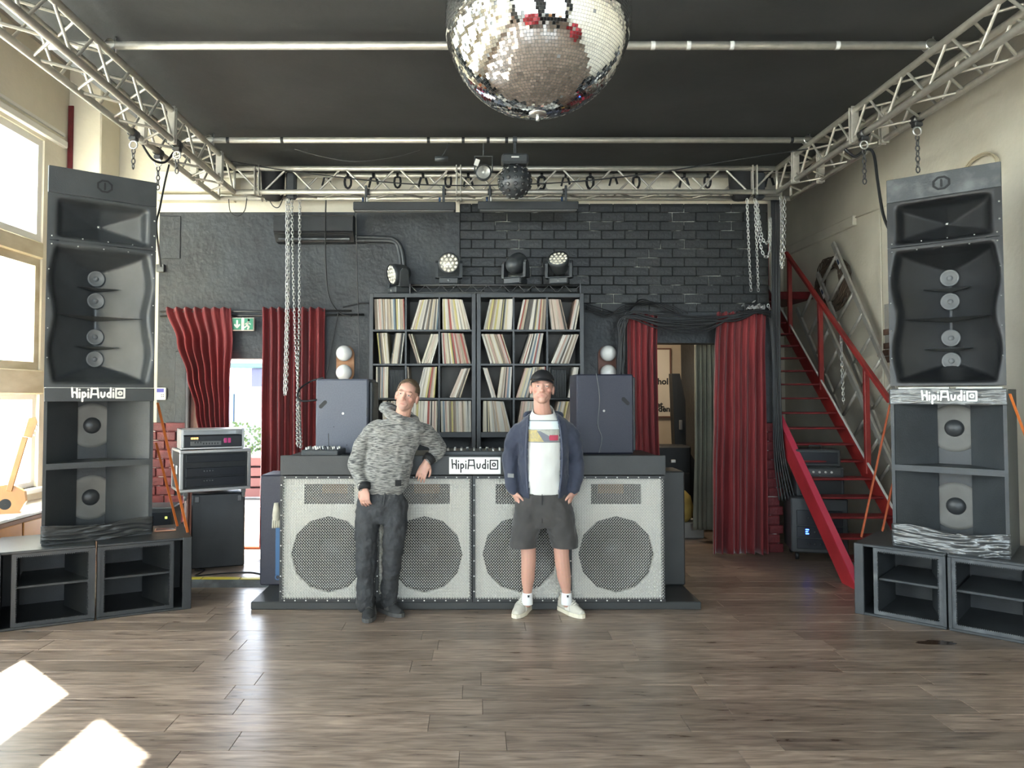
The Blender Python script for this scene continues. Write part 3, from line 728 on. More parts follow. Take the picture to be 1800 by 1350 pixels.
# desk above and behind the cabinets
dk = thing('dj_desk', 'long matt black desk across the top of the white speaker cabinets', 'desk')
ZD = 1.15
MB().box(-1.505, 1.44, CYF - .03, CYF - .005, 1.022, 1.172, ch=.004).build('front_board', 'desk_black', dk)
MB().box(-1.505, 1.44, CYF - .005, 6.5, ZD - .03, ZD, ch=.003).build('top_board', 'desk_black', dk)
MB().box(-1.505, -1.48, CYF - .005, 6.5, 1.022, ZD - .03).build('side_board', 'desk_black', dk)
MB().box(1.415, 1.44, CYF - .005, 6.5, 1.022, ZD - .03).build('side_board', 'desk_black', dk)
MB().box(-1.80, -1.46, 6.17, 6.52, PZ, .97, ch=.012).build('pedestal', 'cab_navy', dk)
MB().box(1.40, 1.722, 6.17, 6.52, PZ, 1.0, ch=.012).build('pedestal', 'desk_black', dk)
sg = thing('booth_sign', 'white board with black hand-drawn lettering on the desk front', 'sign', (-.018, CYF - .031, 1.095))
MB().box(-.197, .197, -.006, 0, -.064, .064, ch=.002).build('board', 'white_paint', sg)
logo('lettering', Matrix.Translation((.0, -.0061, .006)) @ FT, .35, 'black_deep', sg, .13)
# monitor speakers on the desk, turned away
def monitor(label, x0, x1, y, ztop, material, handle_side, rz):
    wd = x1 - x0; h = ztop - ZD
    t = thing('monitor_speaker', label, 'speaker', ((x0 + x1) / 2, y, ZD), rz)
    MB().box(-wd / 2, wd / 2, 0, .36, 0, h, ch=.012).build('cabinet', material, t)
    s = handle_side; hx, hz = s * wd * .36, h * .66
    Tm = Matrix.Translation((hx, -.0015, hz)) @ Matrix.Rotation(R(45) * s, 4, 'Y') @ FT
    MB().prism(arc(.025, 0, .016, -90, 90) + arc(-.025, 0, .016, 90, 270), 0, .001, Tm).build('hand_slot', 'black_deep', t)
    MB().lathe([(.001, .0015), (.009, .001), (.01, 0)], 12, Matrix.Translation((-.01 * s, -.0015, h * .54)) @ FT).build('plug', 'tape', t)
    MB().box(wd / 2 - .012, wd / 2 - .008, -.002, .0, h * .5, h * .62).build('slit', 'black_deep', t)
    fr = MB().box(wd / 2 - .002, wd / 2 + .03, .05, .30, .02, h - .02, ch=.01).build('front_baffle', 'black', t)
    MB().lathe([(.10, .0), (.095, .008), (.02, -.012)], 24, Matrix.Translation((wd / 2 + .031, .175, h * .3)) @ Matrix.Rotation(R(90), 4, 'Y')).build('driver', 'woofer', fr)
    MB().box(wd / 2 + .03, wd / 2 + .034, .08, .27, h * .62, h * .9, ch=.002).build('horn', 'grey_worn', fr)
    for k, zz in enumerate((.12, .36)):
        MB().lathe([(.001, .001), (.004, 0)], 8, Matrix.Translation((wd * (.1 - .25 * k), -.0015, h * zz)) @ FT).build('screw', 'black_deep', t)
    return t
monitor('slate grey monitor speaker on the desk beside the man in the striped hoodie', -1.330, -.895, 6.08, 1.765, 'cab_grey', -1, R(-3))
monitor('navy black monitor speaker on the desk beside the man in the cap', .815, 1.285, 6.08, 1.805, 'cab_navy', 1, R(2))
# mixer and small controller
def mixer(label, x, y, wd, dp, z, rz, tilt, seed, nk):
    t = thing('mixer', label, 'mixer', (x, y, z), rz); t.rotation_euler = (tilt, 0, rz)
    MB().box(-wd / 2, wd / 2, -dp / 2, dp / 2, 0, .045, ch=.006).build('case', 'black', t)
    rg = random.Random(seed); kn = [MB().lathe([(.009, 0), (.008, .018), (.001, .019)], 8).mesh('knob', m_) for m_ in ('tape', 'black', 'steel')]
    for i in range(nk):
        for j in range(3):
            link('knob', rg.choice(kn), t, Matrix.Translation((-wd / 2 + .03 + i * (wd - .06) / (nk - 1), -dp * .3 + j * dp * .22, .045)))
    for i in range(4):
        MB().box(-.004, .004, -.008, .008, .045, .058).build('fader', 'tape', t, Matrix.Translation((-wd / 2 + .05 + i * (wd - .1) / 3, dp * .35, 0)))
    return t
mixer('low black mixing console with rows of knobs behind the white sign', .0, 5.95, .62, .3, ZD, 0, 0, 4, 12)
mx2 = mixer('small black controller lying on the desk beside hanging chain', -1.22, 5.90, .30, .2, ZD + .012, R(-8), R(3), 6, 7)
MB().tube([(.02, .06, .05), (.015, .07, .16)], .003, 6).build('antenna', 'rubber', mx2)

# things hanging at the near end of the booth
gv = thing('work_glove', 'pale work glove hanging on the booth end nearest the side door', 'glove', at(486, 884, 6.12))
gm_ = MB(); gm_.lathe([(.02, 0), (.028, -.05), (.034, -.10), (.030, -.14)], 12)
for k in range(4): gm_.tube([(-.024 + k * .016, 0, -.13), (-.026 + k * .017, -.004, -.17), (-.026 + k * .017, -.01, -.205)], [.009, .009, .007], 8)
gm_.tube([(.026, 0, -.08), (.045, -.004, -.11), (.05, -.004, -.135)], [.010, .010, .008], 8)
gm_.build('glove', mat('pale glove leather', (.55, .52, .42), .8, col2=(.42, .40, .32), nscale=20), gv)
bl_ = MB().box(-.02, .02, -.004, .004, -.38, 0, ch=.003).tube([(.02 * math.cos(a), 0, -.40 + .02 * math.sin(a)) for a in [k * .628 for k in range(10)]], .005, 6, closed=True).build('blue_strap', mat('blue webbing', (.05, .13, .27), .7), None, Matrix.Translation(at(489, 928, 6.1)))
tag(bl_, 'blue webbing strap hanging below the pale glove', 'strap')
# ================================================================== RECORD SHELVES
def sleeve_material():
    m = mat('record sleeve', (0.8, 0.8, 0.8), 0.6); N, L, b = nodes_of(m)
    oi = N.new('ShaderNodeObjectInfo'); cr = N.new('ShaderNodeValToRGB'); cr.color_ramp.interpolation = 'CONSTANT'
    cs = [(.70, .66, .56), (.78, .74, .66), (.55, .47, .36), (.72, .70, .66), (.50, .40, .30), (.80, .76, .70), (.30, .24, .19), (.66, .55, .47), (.74, .70, .58), (.60, .57, .52),
          (.82, .80, .76), (.40, .33, .27), (.70, .62, .42), (.62, .44, .38), (.76, .73, .68), (.12, .11, .10), (.55, .55, .52), (.68, .64, .55), (.42, .10, .08), (.20, .28, .36), (.72, .60, .52), (.06, .06, .06), (.66, .58, .24), (.78, .75, .7)]
    e = cr.color_ramp.elements
    for i, c in enumerate(cs):
        el = e[0] if i == 0 else e[1] if i == 1 else e.new(i / len(cs))
        el.position = i / len(cs); el.color = (c[0] * .72, c[1] * .70, c[2] * .66, 1)
    L.new(oi.outputs['Random'], cr.inputs['Fac']); L.new(cr.outputs[0], b.inputs['Base Color'])
    return m
M['sleeve'] = sleeve_material()
M['shelf_black'] = mat('black shelf laminate', (0.020, 0.022, 0.023), 0.38, col2=(0.028, 0.030, 0.031), nscale=5)
M['shelf_back'] = mat('grey shelf back', (0.20, 0.19, 0.175), 0.8, col2=(0.15, 0.145, 0.135), nscale=3)
YS0 = 7.48; SD = .385
def shelf_unit(label, xs):
    """xs: outer left, outer right pixel columns"""
    xa, xb = at(xs[0], 640, YS0).x, at(xs[1], 640, YS0).x
    zt = at(800, 515.5, YS0).z; zb = at(800, 769, YS0).z
    t = thing('record_shelf', label, 'shelf', ((xa + xb) / 2, YS0, 0))
    hw = (xb - xa) / 2; e = .042
    MB().box(-hw, -hw + e, 0, SD, 0, zt, ch=.003).build('side_panel', 'shelf_black', t)
    MB().box(hw - e, hw, 0, SD, 0, zt, ch=.003).build('side_panel', 'shelf_black', t)
    MB().box(-hw + e, hw - e, 0, SD, zt - e, zt, ch=.002).build('top_panel', 'shelf_black', t)
    MB().box(-hw + e, hw - e, 0, SD, zb, zb + .052, ch=.002).build('bottom_panel', 'shelf_black', t)
    MB().box(-hw + e, hw - e, 0, SD, .75, .80, ch=.002).build('base_panel', 'shelf_black', t)
    MB().box(-hw + e, hw - e, SD - .008, SD, zb, zt - e).build('back_panel', 'shelf_back', t)
    ih = (zt - e) - (zb + .052); iw = 2 * hw - 2 * e; bt = .018; ch_ = (ih - 3 * bt) / 4; cw = (iw - 2 * bt) / 3
    for k in range(3): 
        z = zb + .052 + (k + 1) * ch_ + k * bt
        MB().box(-hw + e, hw - e, .002, SD - .008, z, z + bt).build('shelf_board', 'shelf_black', t)
    for k in range(2):
        x = -hw + e + (k + 1) * cw + k * bt
        for j in range(4):
            z = zb + .052 + j * (ch_ + bt); MB().box(x, x + bt, .003, SD - .008, z, z + ch_).build('divider', 'shelf_black', t)
    cells = {}
    for r_ in range(4):
        for c in range(3): cells[(r_, c)] = (t.location.x - hw + e + c * (cw + bt), zb + .052 + (3 - r_) * (ch_ + bt), cw, ch_)
    return t, cells
shL, cellsL = shelf_unit('tall black cube shelf of records, the one nearer the side door', (648.5, 836.5))
shR, cellsR = shelf_unit('tall black cube shelf of records, the one nearer the stairs', (838, 1027))
# (unit,row,col): list of runs (x0,x1 as share of the cell floor, lean at start, lean at end) ; + leans to the stairs side
RUN = {('L', 0, 0): [(.05, .99, -3, -1)], ('L', 0, 1): [(.10, .97, 17, 3)], ('L', 0, 2): [(.08, .97, -1, -15)],
       ('R', 0, 0): [(.08, .97, 12, 2)], ('R', 0, 1): [(.08, .97, 13, 2)], ('R', 0, 2): [(.12, .62, -6, -13), (.68, .88, 12, 10)],
       ('L', 1, 0): [(.20, .52, -6, -5), (.53, .88, 9, 6)], ('L', 1, 1): [(.34, .45, -18, -17), (.46, .80, 19, 16)], ('L', 1, 2): [(.08, .97, -3, -15)],
       ('R', 1, 0): [(.30, .97, -17, -18)], ('R', 1, 1): [(.15, .76, 18, 9)], ('R', 1, 2): [(.10, .66, 24, 19)],
       ('L', 2, 0): [(.08, .47, 0, 1)], ('L', 2, 1): [(.06, .12, -3, -3), (.30, .88, 14, 4)], ('L', 2, 2): [(.30, .66, 23, 17)],
       ('R', 2, 0): [(.34, .50, -17, -16), (.51, .93, 8, 2)], ('R', 2, 1): [(.05, .45, 17, 14), (.48, .95, 6, 2)], ('R', 2, 2): [(.02, .08, 0, 0), (.62, .80, 12, 10)],
       ('L', 3, 1): [(.05, .97, 2, 1)], ('L', 3, 2): [(.04, .98, -2, -1)],
       ('R', 3, 0): [(.06, .96, 1, -15)], ('R', 3, 1): [(.06, .80, 9, 5)], ('R', 3, 2): [(.10, .80, 14, 9)], ('L', 3, 0): [(.3, .9, 0, 0)]}
rowname = ['top', 'second', 'third', 'bottom']; colname = ['first', 'middle', 'last']
rec_me = {}
rng = random.Random(11); nrec = 0
for (u, r_, c), runs in RUN.items():
    x0, z0, cw, chh = (cellsL if u == 'L' else cellsR)[(r_, c)]
    for (a, b_, l0, l1) in runs:
        x = x0 + a * cw; xe = x0 + b_ * cw
        while x < xe - .004:
            th = rng.choice((.010, .012, .014, .017, .020, .022)); th = min(th, xe - x)
            f = (x - x0 - a * cw) / max(1e-6, (b_ - a) * cw); lean = R(l0 + (l1 - l0) * f + rng.uniform(-.6, .6))
            key = round(th, 3)
            if key not in rec_me: rec_me[key] = MB().box(0, key - .0012, 0, .313, 0, .313).mesh('record', 'sleeve')
            zoff = .002 + (max(0, math.sin(lean)) * th if lean > 0 else 0)
            o = link('record', rec_me[key], None, Matrix.Translation((x, YS0 + .018 + rng.uniform(0, .014), z0 + zoff)) @ Matrix.Rotation(lean, 4, 'Y'))
            un = 'side-door' if u == 'L' else 'stairs'
            tag(o, 'record sleeve in the %s cube of the %s row, shelf nearer the %s' % (colname[c], rowname[r_], un), 'record', 'records in the %s cube of the %s row, %s shelf' % (colname[c], rowname[r_], un))
            nrec += 1; x += th / max(.5, math.cos(lean))
print('records', nrec)
# black slatted boxes in two cubes, loose papers, adapters below
for (u, r_, c, a, b_, lb) in (('L', 2, 0, .50, .97, 'black ribbed speaker box in a cube above the hoodie wearer’s shoulder'), ('R', 2, 2, .10, .58, 'black ribbed speaker box in a cube beside the cap')):
    x0, z0, cw, chh = (cellsL if u == 'L' else cellsR)[(r_, c)]
    t = thing('speaker_box', lb.replace('hoodie wearer’s', 'hooded man\'s'), 'speaker', (x0 + a * cw, YS0 + .03, z0))
    wd = (b_ - a) * cw; MB().box(0, wd, .01, .25, 0, .29, ch=.004).build('case', 'black_deep', t)
    me = MB().box(-.004, .004, 0, .012, .01, .28, ch=.002).mesh('slat', 'shelf_black')
    for k in range(9): link('slat', me, t, Matrix.Translation((.008 + k * (wd - .016) / 8, 0, 0)))
# slim truss bar on top of the shelves carrying the moving heads
zt = at(800, 515.5, YS0).z
tb = thing('lighting_bar', 'slim black lattice bar lying across the top of the record shelves', 'truss')
xa, xb = at(722, 500, 7.6).x, at(1018, 500, 7.6).x
for yy in (7.53, 7.68):
    for zz in (zt + .012, zt + .092): MB().tube([(xa, yy, zz), (xb, yy, zz)], .010, 8).build('rail', 'steel_dark', tb)
n = 22
bm_ = None
for i in range(n):
    p = Vector((xa + (xb - xa) * i / n, 7.53, zt + (.012 if i % 2 else .092))); q = Vector((xa + (xb - xa) * (i + 1) / n, 7.53, zt + (.092 if i % 2 else .012)))
    MB().tube([p, q], .005, 6, caps=False).build('lattice_rod', 'steel_dark', tb)
for x in (xa, xb): MB().box(x - .006, x + .006, 7.51, 7.70, zt, zt + .105, ch=.002).build('end_plate', 'steel_dark', tb)
# ================================================================== CURTAINS, DOORS, WHAT LIES BEYOND
def velvet(name, c1, c2):
    m = mat(name, c1, 0.75, col2=c2, nscale=3, sheen=0.35, bump=.1, bscale=40, stretch=(3, 3, .6)); m.node_tree.nodes['Principled BSDF'].inputs['Sheen Roughness'].default_value = .4; return m
M['velvet'] = velvet('red velvet', (0.20, 0.015, 0.017), (0.11, 0.007, 0.009))
M['drape_olive'] = mat('olive grey drape', (0.22, 0.22, 0.17), .8, col2=(.16, .16, .125), nscale=3)
def curtain(name, label, prof, folds, amp, material, cat='curtain', seed=1, top_gather=True):
    """prof: list of (z, x0, x1, y) from top to bottom"""
    rg = random.Random(seed); ph = [rg.uniform(0, 6.28) for _ in range(4)]; nu = folds * 10; nv = 40
    offs = [rg.uniform(-1.3, 1.3) for _ in range(folds + 2)]; am = [rg.uniform(.35, 1.35) for _ in range(folds + 2)]
    def fn(u, v):
        s = v * (len(prof) - 1); i = min(int(s), len(prof) - 2); f = s - i; f2 = f * f * (3 - 2 * f)
        a, b = prof[i], prof[i + 1]
        z = a[0] + (b[0] - a[0]) * f; x0 = a[1] + (b[1] - a[1]) * f2; x1 = a[2] + (b[2] - a[2]) * f2; y = a[3] + (b[3] - a[3]) * f2
        k = u * folds; ki = int(k); kk = k + offs[ki] * v * .25 * math.sin(math.pi * (k - ki))
        A = amp * (am[ki] * (1 - (k - ki)) + am[ki + 1] * (k - ki)) * (.55 + .45 * min(1, v * 4)) * (1 + .25 * math.sin(3 * v + ph[0]))
        wv = math.sin(2 * math.pi * kk + .5 * math.sin(2.2 * v + ph[1])); wv2 = .28 * math.sin(4 * math.pi * kk + ph[2] + 2 * v)
        pl = .010 * math.sin(6 * math.pi * kk) * max(0, 1 - v * 14)
        return (x0 + (x1 - x0) * u, y - A * (wv + wv2 * v) + pl, z + .008 * math.sin(2 * math.pi * kk) * (1 if v == 0 else 0))
    o = MB().grid(fn, nu, nv).build(name, material); solidify(o, .004)
    return tag(o, label, cat)
pz = lambda px, py, Y: at(px, py, Y)
def prof(Y, rows): return [(at(800, py, Y).z, at(a, py, Y).x, at(b, py, Y).x, Y + dy) for py, a, b, dy in rows]
curtain('curtain', 'red velvet curtain gathered to a point over the open side door', prof(7.80, [(541, 291, 406, 0), (600, 311, 409, 0), (660, 330, 404, 0), (720, 345, 403, .0), (790, 357, 404, .0), (880, 358, 404, 0), (962, 360, 402, 0)]), 7, .042, 'velvet', seed=2)
curtain('curtain', 'red velvet curtain hanging straight behind the long chains by the side door', prof(7.80, [(541, 461, 571, 0), (600, 461, 570, 0), (700, 459, 569, 0), (800, 458, 569, 0), (900, 456, 566, 0), (962, 455, 564, 0)]), 8, .046, 'velvet', seed=3)
curtain('curtain', 'narrow red velvet curtain behind the navy monitor speaker', prof(7.62, [(552, 1102, 1155, 0), (620, 1102, 1154, 0), (720, 1103, 1156, 0), (850, 1106, 1160, 0), (968, 1106, 1160, 0)]), 5, .04, 'velvet', seed=4)
curtain('curtain', 'wide red velvet curtain drawn beside the red brick pier and stairs', prof(7.60, [(549, 1260, 1347, 0), (620, 1257, 1346, 0), (720, 1255, 1348, 0), (850, 1253, 1349, 0), (973, 1253, 1349, 0)]), 7, .052, 'velvet', seed=5)
# curtain rails
r1 = MB().tube([at(282, 548, 7.83), at(618, 546, 7.83)], .010, 8).tube([at(282, 556, 7.87), at(640, 553, 7.87)], .012, 8).build('curtain_rail', 'steel_dark'); tag(r1, 'thin dark double rail above the side door curtains', 'rail')
# door frame of the side exit
df = thing('door_frame', 'black timber frame round the open side exit', 'door frame'); struct(df); df.name = 'door_1'
for k in ('label', 'category'): del df[k]
MB().box(D1[0] - .02, D1[0] + .10, YB - .03, YB + T, 0, D1[2], ch=.006).build('jamb', 'black_wall', df)
MB().box(D1[1] - .08, D1[1] + .0, YB + .02, YB + T, 0, D1[2], ch=.006).build('jamb', 'black_wall', df)
MB().box(D1[0], D1[1], YB + .02, YB + T, D1[2] - .08, D1[2] + .02, ch=.006).build('lintel', 'black_wall', df)
MB().box(D1[0] + .1, D1[1] - .08, YB + .0, YB + T + .08, 0, .035, ch=.01).build('threshold', mat('worn threshold', (.42, .12, .05), .6), df)
M['door_white'] = mat('pale metal door', (.62, .64, .64), .35, metal=.3)
dl_ = thing('door_leaf', 'pale metal framed glass door standing open outside the side exit', 'door', (at(463, 700, 8.15).x, 8.22, 0), R(97)); struct(dl_); dl_.name = 'door_2'
for k in ('label', 'category'): del dl_[k]
MB().box(0, .09, -.02, .02, .03, 2.05, ch=.004).box(.75, .84, -.02, .02, .03, 2.05, ch=.004).box(.09, .75, -.02, .02, 1.94, 2.05, ch=.004).box(.09, .75, -.02, .02, .03, .30, ch=.004).build('leaf_frame', 'door_white', dl_)
MB().box(.085, .755, -.004, .004, .3, 1.95).build('pane', 'thin_glass', dl_)
MB().box(.02, .05, -.06, -.02, .95, 1.15, ch=.005).build('handle', 'steel', dl_)
MB().box(D1[0] + .1, D1[0] + .20, YB + .10, YB + .26, .035, 2.02, ch=.008).build('inner_jamb', mat('scuffed pale jamb', (.42, .33, .27), .6, col2=(.3, .22, .18), nscale=8), df)
# emergency exit sign
es = thing('exit_sign', 'worn green emergency exit sign with arrow and running figure', 'sign', at(428, 570, 7.84))
MB().box(-.118, .118, -.02, .02, -.07, .07, ch=.004).build('case', mat('sign case', (.45, .42, .36), .6), es)
M['sign_green'] = mat('exit green', (.03, .22, .12), .5); M['sign_pale'] = mat('exit white', (.72, .72, .64), .5, col2=(.55, .5, .42), nscale=20)
MB().box(-.108, .108, -.023, -.02, -.06, .06).build('panel', 'sign_green', es)
gy = MB(); Tm = Matrix.Translation((0, -.0232, 0)) @ FT
ribbon(gy, [(-.06, .035), (-.06, -.03)], .018, 0, .001, Tm); ribbon(gy, [(-.085, -.008), (-.06, -.036), (-.035, -.008)], .018, 0, .001, Tm)
ribbon(gy, [(.055, .02), (.045, -.012), (.065, -.03), (.055, -.05)], .02, 0, .001, Tm); ribbon(gy, [(.045, -.012), (.025, -.035), (.01, -.035)], .014, 0, .001, Tm)
ribbon(gy, [(.055, .015), (.08, .0)], .012, 0, .001, Tm); ribbon(gy, [(.05, .015), (.028, .0)], .012, 0, .001, Tm); ribbon(gy, [(.063, .042), (.0635, .042)], .024, 0, .001, Tm)
ribbon(gy, [(.0, .055), (.0, -.055)], .03, 0, .0008, Tm)
gy.build('pictogram', 'sign_pale', es)
# ---- outdoors beyond the side exit
M['asphalt'] = mat('sunlit yard', (.55, .54, .51), .9, col2=(.48, .47, .44), nscale=2)
struct(MB().box(-60, -4.5, -30, 60, -.25, -.10).box(-4.5, 40, 11.3, 60, -.25, -.10).box(-4.5, 1.0, 8.2, 11.3, -.25, -.10).build('ground_yard', 'asphalt'))
bd = thing('house', 'pale rendered house across the yard outside the side exit', 'building', (-9.5, 34, -.1))
MB().box(-7, 6, 0, 8, 0, 4.6).build('wall', mat('pale render', (.72, .70, .68), .9), bd)
gwin = MB().box(-.55, .55, -.05, .05, -.7, .7).mesh('window_frame', 'white_frame'); gpan = MB().box(-.46, .46, -.07, -.05, -.6, .6).mesh('window_pane', mat('dark blue pane', (.012, .014, .05), .2))
for xx in (-5, -2.6, -.4, 1.3, 3.6):
    for zz in (2.4,):
        f_ = link('window_frame', gwin, bd, Matrix.Translation((xx, 0, zz))); link('window_pane', gpan, f_)
MB().box(-7.3, 6.3, -.4, 8.3, 4.6, 4.85).build('roof', mat('grey roof', (.2, .2, .22), .8), bd)
MB().box(-4, 5.5, -1.2, 0, 2.95, 3.15, ch=.03).build('awning', mat('teal awning', (.02, .06, .065), .7), bd)
M['car_blue'] = mat('blue car paint', (.008, .04, .11), .3, coat=.5); M['car_glass'] = mat('car glass', (.03, .04, .045), .08)
cr_ = thing('car', 'blue van parked in the sun outside the side exit', 'car', (-5.0, 15.2, -.1), R(65))
sp = [(-2.0, .45), (-2.0, 1.0), (-1.9, 1.75), (-1.6, 1.9), (.4, 1.9), (.75, 1.8), (1.35, 1.15), (2.0, 1.0), (2.1, .75), (2.1, .45)]
MB().prism(sp, -.85, .85, Matrix.Rotation(R(90), 4, 'X')).build('body', 'car_blue', cr_)
MB().add([(.78, -.75, 1.74), (.78, .75, 1.74), (1.36, .78, 1.18), (1.36, -.78, 1.18)], [(0, 1, 2, 3)]).build('windscreen', 'car_glass', cr_).modifiers.new('t', 'SOLIDIFY').thickness = .03
for s in (-1, 1):
    MB().prism([(-.9, 1.2), (-.9, 1.75), (.5, 1.75), (1.1, 1.2)], .855 * s - .01, .855 * s + .01, Matrix.Rotation(R(90), 4, 'X')).build('side_glass', 'car_glass', cr_)
    for xx in (-1.25, 1.35):
        MB().lathe([(.001, -.1), (.2, -.1), (.33, -.08), (.34, .08), (.2, .1), (.001, .1)], 20, Matrix.Translation((xx, .8 * s, .34)) @ Matrix.Rotation(R(90), 4, 'X')).build('wheel', 'rubber', cr_)
    MB().sphere((2.08, .6 * s, .8), (.05, .15, .09), 10, 6).build('headlight', 'tape', cr_)
M['leaf_g'] = mat('bush leaves', (.02, .05, .008), .7, col2=(.035, .06, .012), nscale=9)
pb = thing('planter', 'red slatted planter box with green shrub outside the side exit', 'planter', (-3.85, 12.4, -.1))
for k in range(4): MB().box(-.5, .5, -.22, .22, .06 + k * .17, .20 + k * .17, ch=.01).build('slat', mat('faded red slat', (.06, .012, .010), .7) if k == 0 else pb.children[0].data.materials[0], pb)
rg = random.Random(21); lf = MB()
for k in range(420):
    a = rg.uniform(0, 6.28); e_ = rg.uniform(-1, 1); r_ = .36 * rg.uniform(.5, 1) ; c = Vector((r_ * math.cos(a) * 1.2, r_ * math.sin(a) * .7, 1.0 + e_ * .25))
    d = Vector((rg.uniform(-1, 1), rg.uniform(-1, 1), rg.uniform(-.5, 1))).normalized() * .06; q = d.orthogonal().normalized() * .03
    lf.add([c, c + d * .5 + q, c + d, c + d * .5 - q], [(0, 1, 2, 3)])
lf.build('foliage', 'leaf_g', pb)['kind'] = 'stuff'
# ---- back room behind the second doorway
M['beige'] = mat('beige back room wall', (.46, .38, .28), .8, col2=(.40, .33, .24), nscale=2)
br_ = MB().box(1.2, 3.0, 10.3, 10.5, 0, 2.9).box(1.05, 1.2, YB + T, 10.5, 0, 2.9)
struct(br_.build('wall_backroom', 'beige'))
struct(MB().box(1.05, XBR - .3, YB + T, 10.5, 2.55, 2.65).build('ceiling_backroom', mat('pale slat ceiling', (.7, .68, .6), .7)))
lm = thing('added_lamp', 'small round lamp added on the back room ceiling to light it', 'lamp', (2.0, 8.9, 2.55))  # unseen lamp, added with its point light to brighten the back room
MB().lathe([(.001, -.06), (.10, -.055), (.13, -.02), (.13, 0)], 20).build('shade', mat('added lamp glass', (.9, .85, .75), .4, emit=(1, .86, .66), estr=6), lm)
ld = bpy.data.lights.new('lamp_fill', 'POINT'); ld.energy = 14; ld.color = (1, .86, .68); ld.shadow_soft_size = .1
lo_ = bpy.data.objects.new('lamp_fill', ld); COL.objects.link(lo_); lo_.location = (0, 0, -.12); lo_.parent = lm
MB().box(1.2, XBR - .3, YB + T, 10.3, -.010, .0).build('backroom_boards', 'plank', fl)
op = curtain('drape', 'olive grey drape hanging in the back room doorway', [(2.30, 2.46, 2.78, 8.36), (1.2, 2.45, 2.80, 8.36), (.12, 2.42, 2.82, 8.36)], 6, .035, 'drape_olive', 'drape', 8)
ps = thing('poster', 'tall framed beige poster with bold black type in the back room', 'poster', at(1160, 672, 10.27))
PW_, PH_ = at(1179, 612, 10.27), at(1130, 734, 10.27)
px0, px1, pz0, pz1 = PH_.x - ps.location.x, PW_.x - ps.location.x, PH_.z - ps.location.z, PW_.z - ps.location.z
MB().box(px0 + .02, px1 - .02, -.012, 0, pz0 + .02, pz1 - .02).build('sheet', mat('poster paper', (.62, .55, .44), .6), ps)
MB().box(px0, px1, -.025, .02, pz1 - .02, pz1).box(px0, px1, -.025, .02, pz0, pz0 + .02).box(px0, px0 + .02, -.025, .02, pz0 + .02, pz1 - .02).box(px1 - .02, px1, -.025, .02, pz0 + .02, pz1 - .02).build('frame', mat('brown poster frame', (.12, .05, .03), .5), ps)
def words(name, s, size, p, parent, material, rot=(R(90), 0, 0), ext=.001, bold=0.0):
    cu = bpy.data.curves.new(name, 'FONT'); cu.body = s; cu.size = size; cu.extrude = ext; cu.offset = bold; cu.align_x = 'RIGHT'; cu.resolution_u = 3
    tmp = bpy.data.objects.new(name, cu); COL.objects.link(tmp)
    dg = bpy.context.evaluated_depsgraph_get(); me = bpy.data.meshes.new_from_object(tmp.evaluated_get(dg)); bpy.data.objects.remove(tmp)
    me.materials.clear(); me.materials.append(M[material]); o = link(name, me, parent); o.location = p; o.rotation_euler = rot; return o
def onp(px, py): p = at(px, py, 10.256) - ps.location; return p
words('type', 'rhol', .12, onp(1175, 675.5), ps, 'black_deep', bold=.004); words('type', 'et.', .11, onp(1168, 716), ps, 'black_deep', bold=.004); words('type', 'eden', .11, onp(1178, 723.5), ps, 'black_deep', bold=.004)
# things standing in the back room
gc = thing('guitar_case', 'black guitar case standing upright against the back room wall', 'case', (at(1193, 760, 9.3).x, 9.3, 0), R(5))
MB().prism([(-.2, 0), (.2, 0), (.24, .3), (.17, .55), (.19, .8), (.07, 1.0), (.07, 1.55), (.0, 1.9), (-.10, 1.9), (-.07, 1.0), (-.19, .8), (-.17, .55), (-.24, .3)], -.06, .06, Matrix.Rotation(R(90), 4, 'X')).build('shell', 'black_deep', gc)
MB().box(-.02, .02, -.085, -.06, 1.2, 1.32, ch=.005).build('latch', 'steel', gc)
am_ = thing('amplifier', 'large black amplifier box just inside the back room', 'amplifier', (at(1183, 800, 8.9).x, 8.9, 0))
MB().box(-.22, .22, 0, .4, .04, 1.02, ch=.02).build('cabinet', 'black_deep', am_); MB().box(-.03, .03, -.02, 0, .82, .86, ch=.005).build('handle', 'steel', am_)
MB().box(-.2, .2, -.012, 0, .1, .7, ch=.005).build('grille', 'rubber', am_)
bg_ = thing('sack', 'golden cloth sack beside the booth in the back doorway', 'bag', (at(1194, 905, 8.6).x, 8.6, 0))
MB().lathe([(.001, .18), (.10, .18), (.15, .24), (.16, .36), (.13, .47), (.07, .53), (.001, .55)], 14).build('body', mat('golden cloth', (.42, .30, .08), .6, col2=(.3, .2, .05), nscale=8, bump=.4, bscale=12), bg_)
MB().box(-.25, .25, -.12, .2, 0, .18, ch=.01).build('step', mat('grey step', (.3, .29, .27), .7), bg_)
# ================================================================== STAIRS AND LADDERS
SX0, SX1 = 3.17, 3.86; SL = .87; SY0 = 6.30
sz = lambda y: (y - SY0) * SL
st = thing('staircase', 'steep open-tread red steel staircase with handrail beside the brick pier', 'staircase')
YT = 9.75
M['red_sunlit'] = mat('sunlit red stringer paint', (0.48, 0.035, 0.045), 0.32, col2=(0.36, 0.025, 0.03), nscale=5)  # sunlight on the near stringer is put into this stronger red
M['red_glint'] = mat('red paint with pink highlight', (.56, .045, .09), .35)  # pink stands for the sun's highlight along the flange, painted in
def stringer(x0, x1, material):
    p = [(SY0 - .02, 0), (SY0 + .19, 0), (YT, sz(YT) - .16), (YT, sz(YT) + .06), (SY0 - .05, .02)]
    Tm = Matrix(((0, 0, 1, 0), (1, 0, 0, 0), (0, 1, 0, 0), (0, 0, 0, 1)))
    return MB().prism(p, x0, x1, Tm).build('stringer', material, st)
